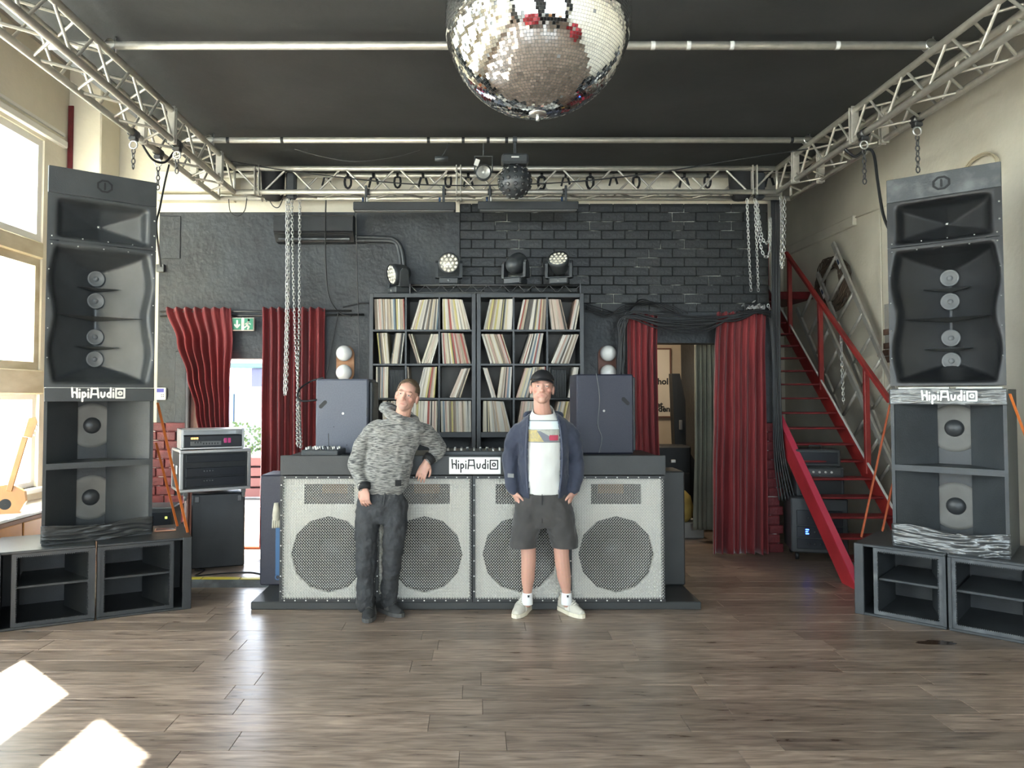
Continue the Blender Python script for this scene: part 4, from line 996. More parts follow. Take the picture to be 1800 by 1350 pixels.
stringer(SX0, SX0 + .028, 'red_sunlit'); stringer(SX1 - .012, SX1 + .012, 'red_paint')
# flange along the stringers
for x, m_ in ((SX0 + .03, 'red_glint'), (SX1 - .03, 'tape')):
    a, b_ = Vector((x, SY0 - .03, .045)), Vector((x, YT, sz(YT) + .075)); d = (b_ - a).normalized()
    MB().box(-.03, .03 if m_ == 'red_glint' else -.012, -.006, .006, 0, (b_ - a).length, T=frame_to(a, d)).build('flange', m_, st)
RISE = .156; tme = MB().box(0, SX1 - SX0 - .05, -.02, .20, -.018, 0, ch=.004).mesh('tread', 'red_deep')
k = 0; z = .045 + RISE
while z < sz(YT) - .05:
    link('tread', tme, st, Matrix.Translation((SX0 + .03, SY0 + z / SL - .03, z))); z += RISE
MB().box(SX0, XR, YT, YS, sz(YT) - .1, sz(YT), ch=.01).build('landing', 'red_deep', st)
# handrail and posts on the far stringer
ra, rb = at(1566, 706, 6.92), at(1384, 444, 9.2)
ra.x = rb.x = SX1 + .0
MB().box(-.025, .025, -.02, .02, 0, (rb - ra).length, ch=.006, T=frame_to(ra, rb - ra)).build('handrail', 'red_paint', st)
def rail_z(y): return ra.z + (rb.z - ra.z) * (y - ra.y) / (rb.y - ra.y)
for y in (7.34, 8.30, 9.1):
    MB().box(SX1 - .025, SX1 + .025, y - .02, y + .02, sz(y) - .05, rail_z(y) - .01, ch=.004).build('post', 'red_paint', st)
zt_ = sz(YT)
for x, y in ((SX0 + .05, YT + .05), (SX1, YT + .05)):
    MB().box(x - .02, x + .02, y - .02, y + .02, zt_, rail_z(9.5) + .02, ch=.004).build('landing_post', 'red_paint', st)
MB().box(SX0 + .03, SX1 + .02, YT + .03, YT + .07, rail_z(9.5) + .02, rail_z(9.5) + .06, ch=.005).build('landing_rail', 'red_paint', st)
# lower plate that ties the rail to the stringer
MB().box(-.004, .004, -.06, .06, 0, 1.1, ch=.002, T=frame_to((SX1 + .02, 7.0, .55), (0, .755, .655))).build('kick_plate', 'red_deep', st)
# ladders leaning along the right-hand wall
M['ladder'] = mat('dull aluminium ladder', (.56, .54, .48), .5, metal=.45, col2=(.44, .42, .37), nscale=10)
def ladder(label, p0, p1, wdir, width, n, tilt_lab):
    """p0,p1: foot and head of one rail ; wdir: direction across"""
    p0, p1, wdir = Vector(p0), Vector(p1), Vector(wdir).normalized(); d = (p1 - p0); Ln = d.length; dn = d / Ln; wdir = (wdir - dn * wdir.dot(dn)).normalized(); nn = dn.cross(wdir).normalized()
    t = thing('ladder', label, 'ladder', p0)
    B = Matrix((wdir, nn, dn)).transposed().to_4x4()
    for s in (0, width): MB().box(s - .034, s + .034, -.014, .014, 0, Ln, ch=.004).build('rail', 'ladder', t, B)
    me = MB().tube([(0, 0, 0), (width, 0, 0)], .018, 8).mesh('rung', 'ladder')
    for k in range(n): link('rung', me, t, B @ Matrix.Translation((0, 0, .18 + k * (Ln - .36) / (n - 1))))
    if tilt_lab:
        for s in (0, width):
            lb_ = MB().box(s - .026, s + .026, -.034, -.0325, Ln - .42, Ln - .24).build('sticker', 'white_paint', t, B)
            MB().box(s - .018, s + .018, -.035, -.034, Ln - .36, Ln - .29).build('sticker_print', 'car_blue', lb_, Matrix.Identity(4))
    return t
# both lie tilted against the wall, rungs square to their rails
ladder('pale aluminium ladder leaning on the cream wall behind the red handrail', (4.30, 7.04, .02), (4.30, 9.30, 3.17), (0, -.812, .583), .51, 12, True)
ladder('older grey ladder behind the stairs, stacked against the pale ladder', (4.14, 7.25, .02), (4.14, 9.55, 2.75), (0, -.73, .687), .45, 11, False)
# wicker wreath on the wall
wt = MB(); rg = random.Random(4); c = at(1478, 500, 9.05); c.x = 4.36
for k in range(26):
    pts = []
    o1, o2 = rg.uniform(-.05, .05), rg.uniform(-.05, .05)
    for a in range(25):
        an = 2 * math.pi * a / 24; rr = .25 + o1 + .02 * math.sin(an * 3 + k)
        pts.append(c + Vector((o2 + .015 * math.sin(an * 5 + k), rr * math.cos(an) * 1.25, rr * math.sin(an) * 1.1)))
    wt.tube(pts, .008, 5, closed=True)
tag(wt.build('wreath', mat('dry wicker', (.10, .07, .045), .9)), 'dark twig wreath hanging on the cream wall behind the ladders', 'wreath')
# racks standing beside the pier under the stairs
M['rack_blue'] = mat('dark rack panel', (.010, .013, .019), .4)
rk = thing('amp_rack', 'black wheeled amplifier rack with blue lights beside the red brick pier', 'rack', (3.36, 7.31, 0), R(-14))
MB().box(-.26, .26, 0, .46, .08, .62, ch=.012).build('case', 'black', rk)
for k, (z0, z1) in enumerate(((.12, .22), (.23, .34), (.35, .50))):
    pn = MB().box(-.21, .21, -.012, 0, z0, z1, ch=.004).build('unit', 'rack_blue', rk)
    for j in range(5): MB().lathe([(.011, 0), (.010, .01), (.001, .011)], 10, Matrix.Translation((-.10 + j * .055, -.012, (z0 + z1) / 2)) @ FT).build('dial', 'steel_dark', pn)
em = mat('blue indicator', (.05, .1, .8), .4, emit=(.05, .15, 1.0), estr=4)
for j in range(3): MB().box(-.13, -.10, -.016, -.012, .265 + j * .02, .275 + j * .02).build('indicator', em, rk)
for x in (-.2, .2):
    for y in (.06, .4): MB().lathe([(.001, -.015), (.04, -.015), (.04, .015), (.001, .015)], 12, Matrix.Translation((x, y, .04)) @ Matrix.Rotation(R(90), 4, 'Y')).build('caster', 'rubber', rk)
cm = thing('guitar_amplifier', 'small black combo amplifier on top of the wheeled rack', 'amplifier', (3.40, 7.36, .62), R(-12))
MB().box(-.22, .22, 0, .3, 0, .30, ch=.015).build('cabinet', 'black', cm); MB().box(-.19, .19, -.01, 0, .03, .2, ch=.004).build('grille', 'rubber', cm)
MB().box(-.19, .19, -.01, 0, .22, .28, ch=.003).build('control_panel', 'steel_dark', cm)
for j in range(5): MB().lathe([(.012, 0), (.01, .014), (.001, .015)], 10, Matrix.Translation((-.12 + j * .055, -.01, .25)) @ FT).build('knob', 'tape', cm)
hd = thing('valve_amplifier', 'black amplifier head on the combo beside the brick pier', 'amplifier', (3.40, 7.40, .92), R(-10))
MB().box(-.21, .21, 0, .25, 0, .17, ch=.012).build('case', 'black', hd); MB().box(-.18, .18, -.01, 0, .03, .14, ch=.004).build('panel', 'rack_blue', hd)
MB().tube([(-.06, .12, .17), (-.05, .12, .2), (.05, .12, .2), (.06, .12, .17)], .01, 6).build('handle', 'rubber', hd)
# ================================================================== MIRROR BALL
M['mirror'] = mat('mirror tile', (.93, .93, .92), .03, metal=1.0)
M['grout'] = mat('ball core', (.30, .30, .29), .5)
mbl = thing('mirror_ball', 'large mirror ball hanging from the black ceiling cloth', 'mirror ball', (.243, 2.94, 3.14))
BR = .375
MB().sphere((0, 0, 0), BR - .004, 48, 32).build('core', 'grout', mbl)
tl = MB(); rg = random.Random(8); ts = .0122; nr = int(math.pi * BR / ts)
for i in range(nr):
    th = math.pi * (i + .5) / nr; rad = BR * math.sin(th); nt = max(5, int(2 * math.pi * rad / ts)); row_j = rg.gauss(0, .006)
    off = rg.uniform(0, 1)
    for j in range(nt):
        if rg.random() < .004: continue
        ph = 2 * math.pi * (j + off) / nt
        n_ = Vector((math.sin(th) * math.cos(ph), math.sin(th) * math.sin(ph), math.cos(th)))
        tu = Vector((-math.sin(ph), math.cos(ph), 0)); tv = n_.cross(tu)
        n2 = (n_ + tu * rg.gauss(0, .016) + tv * (row_j + rg.gauss(0, .014))).normalized()
        tu = (tu - n2 * tu.dot(n2)).normalized(); tv = n2.cross(tu); c = n_ * BR
        a = (2 * math.pi * rad / nt) * .46; b = ts * .46
        tl.add([c - tu * a - tv * b, c + tu * a - tv * b, c + tu * a + tv * b, c - tu * a + tv * b], [(0, 1, 2, 3)])
tl.build('mirror_tiles', 'mirror', mbl)['kind'] = 'stuff'
MB().lathe([(.001, -BR - .006), (.035, -BR - .004), (.036, -BR + .004)], 20).tube([(0, 0, -BR - .028), (0, 0, -BR)], .007, 8).build('bottom_cap', 'steel', mbl)
MB().lathe([(.001, BR + .03), (.05, BR + .025), (.055, BR - .006)], 20).tube([(0, 0, BR), (0, 0, .95)], .008, 8).build('hanger', 'steel', mbl)
# ================================================================== LIGHTS ON THE TRUSS
def led_bar(label, a, b, py):
    p, q = at(a, py, 7.30), at(b, py, 7.30); c = (p + q) / 2; L2 = (q.x - p.x) / 2
    t = thing('light_bar', label, 'light', c)
    MB().box(-L2, L2, -.05, .05, -.042, .042, ch=.006).build('housing', 'black_dark', t)
    MB().box(-L2 + .02, L2 - .02, -.035, .035, -.048, -.042).build('lens_strip', 'grey_ring', t)
    for s in (-1, 1):
        x = s * (L2 - .12)
        MB().box(x - .012, x + .012, -.008, .008, .04, TZ - c.z + .03, ch=.003).build('bracket', 'black', t)
        MB().lathe([(.034, -.02), (.034, .02)], 12, Matrix.Translation((x, TY - 7.30, TZ - c.z)) @ Matrix.Rotation(R(90), 4, 'Y')).box(x - .012, x + .012, 0, TY - 7.30 - .02, TZ - c.z - .012, TZ - c.z + .012).build('clamp', 'black', t)
    for x, m_ in ((-L2 + .09, 'car_blue'), (-L2 + .13, 'tape'), (L2 - .16, 'car_blue')):
        MB().tube([(x, 0, .042), (x, 0, .095)], .011, 8).build('plug', m_, t)
led_bar('long black light bar under the rear truss, above the air conditioner side', 622, 801, 364)
led_bar('long black light bar under the rear truss, above the brick wall', 840, 1016, 363)
def moving_head(label, p, yaw, tilt, base=True):
    t = thing('moving_head_light', label, 'light', p, yaw)
    MB().box(-.10, .10, -.085, .085, 0, .07, ch=.012).build('base', 'black', t)
    MB().lathe([(.014, .0), (.012, .003), (.001, .004)], 12, Matrix.Translation((0, -.086, .035)) @ FT).build('badge', 'grey_ring', t)
    yk = MB()
    for s in (-1, 1): yk.prism([(-.05, .07), (.05, .07), (.042, .22), (.02, .25), (-.02, .25), (-.042, .22)], s * .125 - .014, s * .125 + .014, Matrix(((0, 0, 1, 0), (1, 0, 0, 0), (0, 1, 0, 0), (0, 0, 0, 1))))
    yk.box(-.125, .125, -.045, .045, .065, .085, ch=.006); yk.build('yoke', 'black', t)
    hd_ = MB(); Tm = Matrix.Translation((0, 0, .215)) @ Matrix.Rotation(tilt, 4, 'X') @ Matrix.Rotation(R(90), 4, 'X')
    hd_.lathe([(.001, -.12), (.055, -.115), (.085, -.06), (.10, .02), (.108, .05), (.108, .085), (.098, .088)], 24, Tm).build('head', 'black_satin', t)
    fc = MB().lathe([(.001, .078), (.099, .078), (.099, .07)], 24, Tm).build('lens_plate', mat('lens plate', (.45, .43, .38), .3, metal=.4) if 'lensp' not in M else M['lensp'], t)
    M['lensp'] = fc.data.materials[0]
    if 'lensg' not in M: M['lensg'] = mat('frosted lens', (.85, .80, .68), .15, spec=.8)
    ls = MB()
    for r_, n_ in ((0, 1), (.042, 6), (.08, 12)):
        for k in range(n_):
            a = 2 * math.pi * k / n_; ls.sphere((r_ * math.cos(a), r_ * math.sin(a), .080), (.016, .016, .007), 8, 5, T=Tm)
    ls.build('lenses', 'lensg', fc)['kind'] = 'stuff'
    return t
zbar = zt + .105
moving_head('moving head light aimed sideways beside the black pipe on the shelf end', (at(701, 510, 7.6).x, 7.58, zt + .002), R(-58), R(12))
for lb, px, yw, tl_ in (('moving head light with lit-looking lens facing the room above the shelves', 789, R(2), R(0)), ('moving head light turned to the brick wall above the shelves', 906, R(150), R(-20)), ('moving head light tipped up toward the ceiling above the shelves', 983, R(-14), R(-38))):
    moving_head(lb, (at(px, 500, 7.605).x, 7.605, zt + .103), yw, tl_)
# studded led sphere and small spot on the second pipe
sp_ = thing('effect_ball_light', 'black studded sphere light hanging from the overhead pipe', 'light', at(905, 319, 6.75))
MB().sphere((0, 0, 0), .150, 28, 18).build('globe', 'black_satin', sp_)
sm = MB()
for i in range(7):
    th = R(24 + i * 22); n_ = max(4, int(14 * math.sin(th)))
    for k in range(n_):
        a = 2 * math.pi * (k + .5 * (i % 2)) / n_; d = Vector((math.sin(th) * math.cos(a), math.sin(th) * math.sin(a), math.cos(th)))
        sm.lathe([(.018, 0), (.017, .012), (.012, .014), (.001, .012)], 8, frame_to(d * .147, d))
sm.build('lens_studs', 'steel_dark', sp_)['kind'] = 'stuff'
dz = ZPIPE - sp_.location.z
MB().box(-.125, .125, -.07, .07, .150, .245, ch=.02).build('driver_box', 'black', sp_)
MB().box(-.035, .035, -.072, -.07, .20, .212).build('print', 'tape', sp_)
MB().box(-.012, .012, -.02, .02, .24, dz - .03).lathe([(.036, -.02), (.036, .02)], 12, Matrix.Translation((0, 0, dz)) @ Matrix.Rotation(R(90), 4, 'Y')).build('clamp', 'black', sp_)
so = thing('spotlight', 'small round black spotlight in a yoke beside the studded sphere light', 'light', at(850, 303, 6.75))
Tm = Matrix.Rotation(R(8), 4, 'X') @ Matrix.Rotation(R(90), 4, 'X')
MB().lathe([(.001, -.12), (.05, -.12), (.072, -.06), (.075, .02), (.06, .03)], 20, Tm).build('can', 'black_satin', so)
MB().lathe([(.06, .02), (.03, -.01), (.012, -.02)], 20, Tm).build('reflector', 'steel', so)
MB().sphere((0, -.005, 0), .014, 10, 6).build('bulb', 'tape', so)
dz = ZPIPE - so.location.z
MB().tube([(-.082, 0, 0), (-.082, 0, .15), (.082, 0, .15), (.082, 0, 0)], .006, 6).tube([(0, 0, .15), (0, 0, dz - .03)], .008, 6).build('yoke', 'black', so)
MB().box(-.10, -.06, -.09, -.085, .01, .07, T=Matrix.Rotation(R(20), 4, 'Y')).build('tag', 'tape', so)
pn = thing('pin_spot', 'tiny black pin spot strapped to the overhead pipe', 'light', at(776, 279, 6.75))
MB().tube([(-.06, 0, 0), (.06, 0, 0)], .022, 10).build('barrel', 'black', pn); MB().tube([(0, 0, .02), (.03, 0, .06), (.08, 0, ZPIPE - pn.location.z)], .005, 6).build('bracket', 'black', pn)
# cable straps on the rear truss
M['strap'] = mat('black hook strap', (.012, .012, .013), .8)
sme = [MB().box(-.028, -.006, -.012, -.004, -.13, .02, T=Matrix.Rotation(R(14), 4, 'Y')).box(.006, .03, -.004, .004, -.11, .02, T=Matrix.Rotation(R(-16), 4, 'Y')).lathe([(.028, -.014), (.028, .014)], 10, Matrix.Rotation(R(90), 4, 'Y')).mesh('cable_strap', 'strap'),
       MB().tube([(-.035 + .035 * (1 + math.cos(a)), -.01, -.07 + .07 * math.sin(a)) for a in [k * .52 for k in range(12)]], .013, 5, closed=True).lathe([(.028, -.014), (.028, .014)], 10, Matrix.Rotation(R(90), 4, 'Y')).mesh('cable_strap', 'strap')]
for i, px in enumerate((574, 612, 657, 699, 744, 788, 823, 952, 994, 1037, 1078, 1118, 1202, 1243, 1352)):
    p = at(px, 310, TY + TW); o = link('cable_strap', sme[i % 2], None, Matrix.Translation((p.x, TY + TW, TZ + TW)) @ Matrix.Scale(.9 + .2 * ((i * 7) % 5) / 5, 4))
    tag(o, 'short black cable strap looped on the top tube of the rear truss', 'strap', 'cable straps on the rear truss')
# hoist bags and motors where the chains hang
for px, lb in ((480, 'black cloth chain bag tied in the rear truss above the air conditioner'), (1302, 'black cloth chain bag tied in the rear truss above the brick wall end')):
    p = at(px, 325, 7.56); t = thing('chain_bag', lb, 'bag', (p.x, 7.56, TZ))
    def bagf(u, v, s=1): pass
    MB().lathe([(.001, -.05), (.08, -.045), (.11, .02), (.12, .12), (.125, .24), (.115, .25)], 12, Matrix.Scale(1, 4)).build('sack', 'strap', t)
    MB().tube([(-.1, 0, .2), (-.08, 0, .3), (.08, 0, .3), (.1, 0, .2)], .01, 6).build('sling', 'strap', t)
    MB().box(.14, .24, -.05, .05, -.04, .24, ch=.02).build('hoist', 'black', t)
# ================================================================== CHAINS
link_me = {}
def chain(label, pts, pitch, r, material='steel', group=None, dens=10):
    P = bez(pts, dens); out = [P[0]]; acc = 0
    for a, b in zip(P[:-1], P[1:]):
        seg = (b - a).length; t_ = pitch - acc
        while t_ <= seg: out.append(a + (b - a) * (t_ / seg)); t_ += pitch
        acc = seg - (t_ - pitch)
    m = MB()
    for i, (a, b) in enumerate(zip(out[:-1], out[1:])):
        d = (b - a); c = (a + b) / 2; B = frame_to(c, d) @ Matrix.Rotation(R(90) * (i % 2) + .3, 4, 'Z'); h = pitch * .42; w_ = pitch * .36
        ring = [B @ Vector((w_ * math.cos(k * math.pi / 4), 0, (h if math.sin(k * math.pi / 4) > .3 else -h if math.sin(k * math.pi / 4) < -.3 else 0) + w_ * math.sin(k * math.pi / 4) * .8)) for k in range(8)]
        m.tube(ring, r, 5, closed=True)
    o = m.build('hanging_chain', material); return tag(o, label, 'chain', group)
cp = lambda *q: [at(a, b, y) for a, b, y in q]
chain('thick steel chain loop hanging over the red curtain, ending above the desk', cp((504, 350, 7.42), (504, 520, 7.42), (500, 698, 7.42)), .036, .0042)
chain('second strand of the thick chain loop over the red curtain', cp((508, 350, 7.44), (507, 520, 7.44), (503, 698, 7.43)), .036, .0042)
chain('long thin steel chain reaching down to the controller on the desk', cp((513, 352, 7.40), (518, 560, 7.2), (525, 700, 6.6), (529, 788, 6.0)), .032, .0036)
chain('long thin steel chain doubled beside the one reaching the desk', cp((527, 352, 7.40), (526, 560, 7.2), (523, 700, 6.6), (523, 788, 6.0)), .032, .0036)
chain('thin steel chain dropping onto the pier ledge, nearer the brick wall', cp((1313, 350, 7.50), (1316, 430, 7.60), (1320, 512, 7.78)), .031, .0036)
chain('thin steel chain dropping onto the pier ledge, nearer the stairs', cp((1327, 350, 7.50), (1330, 430, 7.60), (1333, 512, 7.78)), .031, .0036)
chain('short steel chain hung in a small upper loop beside the pier', cp((1331, 352, 7.5), (1338, 410, 7.5), (1346, 428, 7.5), (1352, 418, 7.5), (1353, 380, 7.5)), .031, .0036)
chain('steel chain hung in a larger lower loop beside the pier', cp((1330, 352, 7.46), (1336, 425, 7.46), (1345, 452, 7.46), (1353, 440, 7.46), (1355, 380, 7.46)), .031, .0036)
chain('thick doubled steel chain hanging in front of the stairwell', cp((1379, 345, 7.6), (1379, 400, 7.6), (1377, 464, 7.6), (1373, 464, 7.6), (1374, 400, 7.6), (1372, 345, 7.6)), .036, .0042)
chain('short twisted chain dangling from the red handrail', cp((1478, 588, 7.9), (1480, 640, 7.9), (1483, 712, 7.85)), .031, .0036)
# heap of chain on the pier ledge
hp = MB(); rg = random.Random(2); c = Vector((at(1328, 518, 7.8).x, 7.8, 2.53))
for k in range(46):
    p = c + Vector((rg.gauss(0, .06), rg.gauss(0, .02), abs(rg.gauss(0, .022)) + .012)); B = Matrix.Translation(p) @ Matrix.Rotation(rg.uniform(0, 6), 4, 'Z') @ Matrix.Rotation(rg.uniform(0, 3), 4, 'X')
    hp.tube([B @ Vector((.012 * math.cos(a * .785), .02 * math.sin(a * .785), 0)) for a in range(8)], .0045, 5, closed=True)
tag(hp.build('chain_heap', 'steel'), 'heap of loose chain lying on the pier ledge', 'chain')
# shackles and short chains under the side trusses
for lb, px, py, Y, n_ in (('hook with short black chain under the stair-side truss, inner tube', 1490, 247, 5.75, 7), ('hook with short black chain under the stair-side truss, outer tube', 1581, 225, 5.45, 7), ('hook with chain under the window-side truss, beside the pilaster', 212, 225, 5.75, 4), ('hook with chain under the window-side truss, middle one', 257, 258, 6.2, 5), ('hook with chain under the window-side truss, beside the overhead pipe', 311, 262, 6.0, 3)):
    p = at(px, py, Y); t = thing('truss_hook', lb, 'hook', p)
    xt = (TX0 if px in (311,) else TX0 - TW if px < 900 else TX1 if px == 1490 else TX1 + TW)
    t.location = (xt, Y, TZ)
    MB().lathe([(.034, -.04), (.036, -.04), (.036, .04), (.034, .04)], 12, Matrix.Rotation(R(90), 4, 'X')).box(-.03, .03, -.03, .03, -.06, -.03, ch=.006).build('clamp', 'steel_dark', t)
    MB().tube([(.03 * math.cos(a), 0, -.09 + .032 * math.sin(a)) for a in [k * .628 for k in range(10)]], .007, 6, closed=True).build('shackle', 'steel', t)
    m = MB()
    for i in range(n_):
        B = Matrix.Translation((0, 0, -.14 - i * .04)) @ Matrix.Rotation(R(90) * (i % 2), 4, 'Z'); m.tube([B @ Vector((.014 * math.cos(a), 0, .024 * math.sin(a))) for a in [k * .785 for k in range(8)]], .005, 5, closed=True)
    m.build('chain', 'steel_dark', t)
# ================================================================== AIR CONDITIONER AND PIPEWORK
p, q = at(481, 376, 7.68), at(620, 422, 7.68)
ac = thing('air_conditioner', 'black painted air conditioner on the wall above the side door', 'air conditioner', ((p.x + q.x) / 2, YB, q.z))
wd, hh = (q.x - p.x) / 2, p.z - q.z
sec = [(0, 0), (0, hh), (-.17, hh), (-.215, hh * .92), (-.225, hh * .35), (-.20, hh * .28), (-.12, 0)]
MB().prism([(a, b) for a, b in sec], -wd, wd, Matrix(((0, 0, 1, 0), (1, 0, 0, 0), (0, 1, 0, 0), (0, 0, 0, 1)))).build('casing', 'black_dark', ac)
MB().box(-wd * .97, wd * .97, -.228, -.214, hh * .26, hh * .285).build('panel_seam', 'black_deep', ac)
MB().box(-wd * .9, wd * .9, -.17, -.13, hh * .04, hh * .10, T=Matrix.Translation((0, -.02, .0)) ).build('louvre', 'grey_worn', ac)
for k, dy in enumerate((0, .05)):
    cable('lagged_pipe', [at(620, 417 + k * 6, 7.85), at(665, 418 + k * 5, 7.85), at(692, 421 + k * 4, 7.85), at(706 - k * 5, 440, 7.86), at(711 - k * 5, 480, 7.86), at(712 - k * 5, 515, 7.86)], .024, 'black', ('lagged black pipe curving down the wall from the air conditioner' if k == 0 else 'thinner pipe running inside the curve of the lagged air conditioner pipe'), 'pipe', n=8)
# ================================================================== WALL LAMPS
M['lamp_wood'] = mat('lamp board wood', (.42, .20, .08), .5, col2=(.34, .15, .06), nscale=6, stretch=(1, 1, 5)); M['lamp_wood_dark'] = mat('dark lamp board wood', (.16, .055, .03), .5)
M['opal'] = mat('opal glass', (.82, .82, .80), .12, spec=.6)
for lb, px, wm in (('pale wood wall lamp with two white globes above the slate monitor speaker', 607, 'lamp_wood'), ('dark wood wall lamp with two white globes above the navy monitor speaker', 1067, 'lamp_wood_dark')):
    p = at(px, 639, YB - .02); t = thing('globe_lamp', lb, 'lamp', p)
    MB().prism(arc(0, .095, .095, 0, 180, 14) + arc(0, -.10, .095, 180, 360, 14), 0, .025, Matrix.Translation((0, .02, 0)) @ FT).build('board', wm, t)
    for zz in (.105, -.098):
        MB().sphere((0, -.075, zz), .085, 22, 14).build('globe', 'opal', t)
        MB().lathe([(.04, 0), (.04, .03)], 16, Matrix.Translation((0, 0, zz)) @ FT).build('socket', 'steel', t)
# ================================================================== CABLES
G1 = 'black cables bundled over the back doorway'
rg = random.Random(31)
for k in range(11):
    j = lambda s: rg.uniform(-s, s)
    y0 = 552 + k * 2.6
    cable('signal_cable', cp((1093 + j(8), 690 + j(20), 7.55), (1094 + j(7), 610, 7.55), (1095 + j(9), 566 + j(5), 7.55), (1112 + j(6), 549 + k * 1.0 + j(2), 7.53), (1165 + j(5), y0 + j(3), 7.52), (1235, y0 + 3 + j(5), 7.52), (1300 + j(8), 560 + j(7) - k * .8, 7.50), (1345 + j(5), 549 + j(4), 7.52), (1357 + j(4), 575, 7.60), (1362 + j(4), 700, 7.62), (1368 + j(5), 830, 7.62)), rg.choice((.006, .008, .010)), 'rubber', 'black cable draped over the back doorway and down beside the pier', group=G1, seg=8)
G2 = 'cables running up the end of the brick wall'
for k in range(6):
    x = 1356 + k * 2.6
    cable('riser_cable', cp((x, 352, 7.66), (x + 1, 450, 7.66), (x + 1.5, 560, 7.64), (x + 3, 700, 7.62), (x + 5 + k, 800, 7.6), (x + 14 + 3 * k, 880, 7.5)), .007 + .002 * (k % 2), 'rubber', 'black cable running down the end of the brick wall beside the stairs', group=G2)
G3 = 'loops of cable rising from the navy monitor'
for k in range(4):
    cable('loop_cable', cp((1030, 534 + k * 3, 7.8), (1065, 545 + k * 4, 7.75), (1098, 552 - k * 5, 7.6), (1125 + 4 * k, 527 + 3 * k, 7.7), (1150 + 6 * k, 534, 7.75), (1185 + 8 * k, 551, 7.7)), .007, 'rubber', 'black cable looped on the wall between the shelf and the back doorway', group=G3)
cable('drop_cable', cp((573, 352, 7.4), (572, 400, 7.6), (573, 470, 7.8), (578, 520, 7.84), (595, 548, 7.84), (618, 556, 7.84)), .007, 'rubber', 'black cable dropping down the wall beside the air conditioner')
cable('drop_cable', cp((626, 372, 7.3), (627, 450, 7.5), (630, 560, 7.8), (632, 668, 7.84)), .004, 'steel_dark', 'thin grey wire hanging straight down the wall from the light bar')
cable('drop_cable', cp((595, 548, 7.84), (585, 600, 7.84), (576, 650, 7.8), (572, 668, 7.7)), .005, 'rubber', 'black cable slanting behind the slate monitor speaker')
cable('level_cable', cp((603, 540, 7.86), (630, 534, 7.86), (650, 533, 7.86)), .008, 'rubber', 'short black cable running level to the record shelf')
cable('truss_cable', cp((400, 283, 7.40), (520, 302, 7.39), (700, 322, 7.38), (840, 326, 7.38), (1000, 320, 7.38), (1150, 304, 7.36), (1300, 280, 7.1), (1420, 262, 6.5)), .006, 'rubber', 'long black cable sagging across the front of the rear truss')
cable('pipe_wire', cp((518, 262, 6.73), (560, 274, 6.73), (620, 284, 6.73), (690, 277, 6.73), (738, 264, 6.73)), .0025, 'steel_dark', 'thin wire sagging under the overhead pipe')
cable('speaker_cable', cp((297, 290, 6.6), (290, 320, 6.4), (281, 365, 6.3), (275, 395, 6.25), (279, 440, 6.5), (283, 468, 7.8)), .009, 'rubber', 'black cable hanging from the truss to the window-side horn speaker')
cable('speaker_cable', cp((1485, 262, 6.0), (1503, 275, 6.0), (1524, 262, 6.0), (1536, 272, 6.0), (1543, 320, 5.9), (1552, 375, 5.8), (1565, 408, 5.7), (1580, 432, 5.65)), .012, 'rubber', 'thick black cable hanging from the truss to the stair-side horn speaker')
cable('truss_cable', cp((248, 250, 6.0), (268, 280, 6.1), (290, 285, 6.2), (305, 268, 6.3)), .010, 'rubber', 'black cable looped under the window-side truss')
cable('truss_cable', cp((402, 350, 7.65), (405, 372, 7.65), (417, 380, 7.65), (430, 370, 7.65), (434, 346, 7.65)), .005, 'rubber', 'small cable loop hanging under the rear truss corner by the pilaster')
cable('truss_cable', cp((470, 345, 7.65), (480, 362, 7.65), (490, 364, 7.65), (497, 350, 7.65)), .005, 'rubber', 'small cable loop hanging under the chain bag')
cable('lamp_lead', cp((1048, 656, 6.05), (1054, 700, 6.06), (1051, 745, 6.06), (1058, 770, 6.06), (1053, 796, 6.0)), .003, 'grey_ring', 'thin grey lead hanging down the navy monitor speaker')
cable('monitor_lead', cp((569, 664, 6.2), (545, 671, 6.2), (527, 684, 6.1), (523, 698, 6.05), (532, 705, 6.05), (557, 703, 6.07)), .008, 'rubber', 'black lead curling out of the slate monitor speaker')
cable('loose_cable', [on_floor(a, b, .006) for a, b in ((342, 1002), (360, 1001), (352, 1007), (345, 1012), (390, 1008), (440, 1006), (468, 1012), (482, 1018))], .006, 'rubber', 'black cable lying on the floor in front of the flight cases')
# right wall conduits and coil
cr2 = MB()
def onw(px, py): 
    d = F * (XR - .02) / (px - PX); p_ = at(px, py, d * .985); p_.x = XR - .014; return p_
for pts in ([(1421, 419), (1494, 381)], [(1494, 384), (1540, 366), (1590, 343)], [(1541, 366), (1541, 470), (1541, 640), (1541, 700)]):
    cr2.tube([onw(*q) for q in pts], .009, 6)
tag(cr2.build('conduit', 'cream'), 'painted conduit and wires fixed along the cream wall by the ladders', 'conduit')
struct(MB().box(XR - .05, XR, 8.6, YS, 3.62, 3.74, ch=.01).build('trim_2', 'cream'))
cl_ = MB(); c = onw(1722, 300); c.x = XR - .04
for k in range(7): cl_.tube([c + Vector((.012 * math.sin(k * 2.1), (.22 + .015 * math.sin(k * 3)) * math.cos(a), (.13 + .012 * math.cos(k * 5)) * math.sin(a))) for a in [i * .314 for i in range(20)]], .006, 5, closed=True)
tag(cl_.build('cable_coil', mat('cream cable', (.6, .52, .36), .6)), 'coil of cream cable on the wall behind the stair-side horn speaker', 'cable')
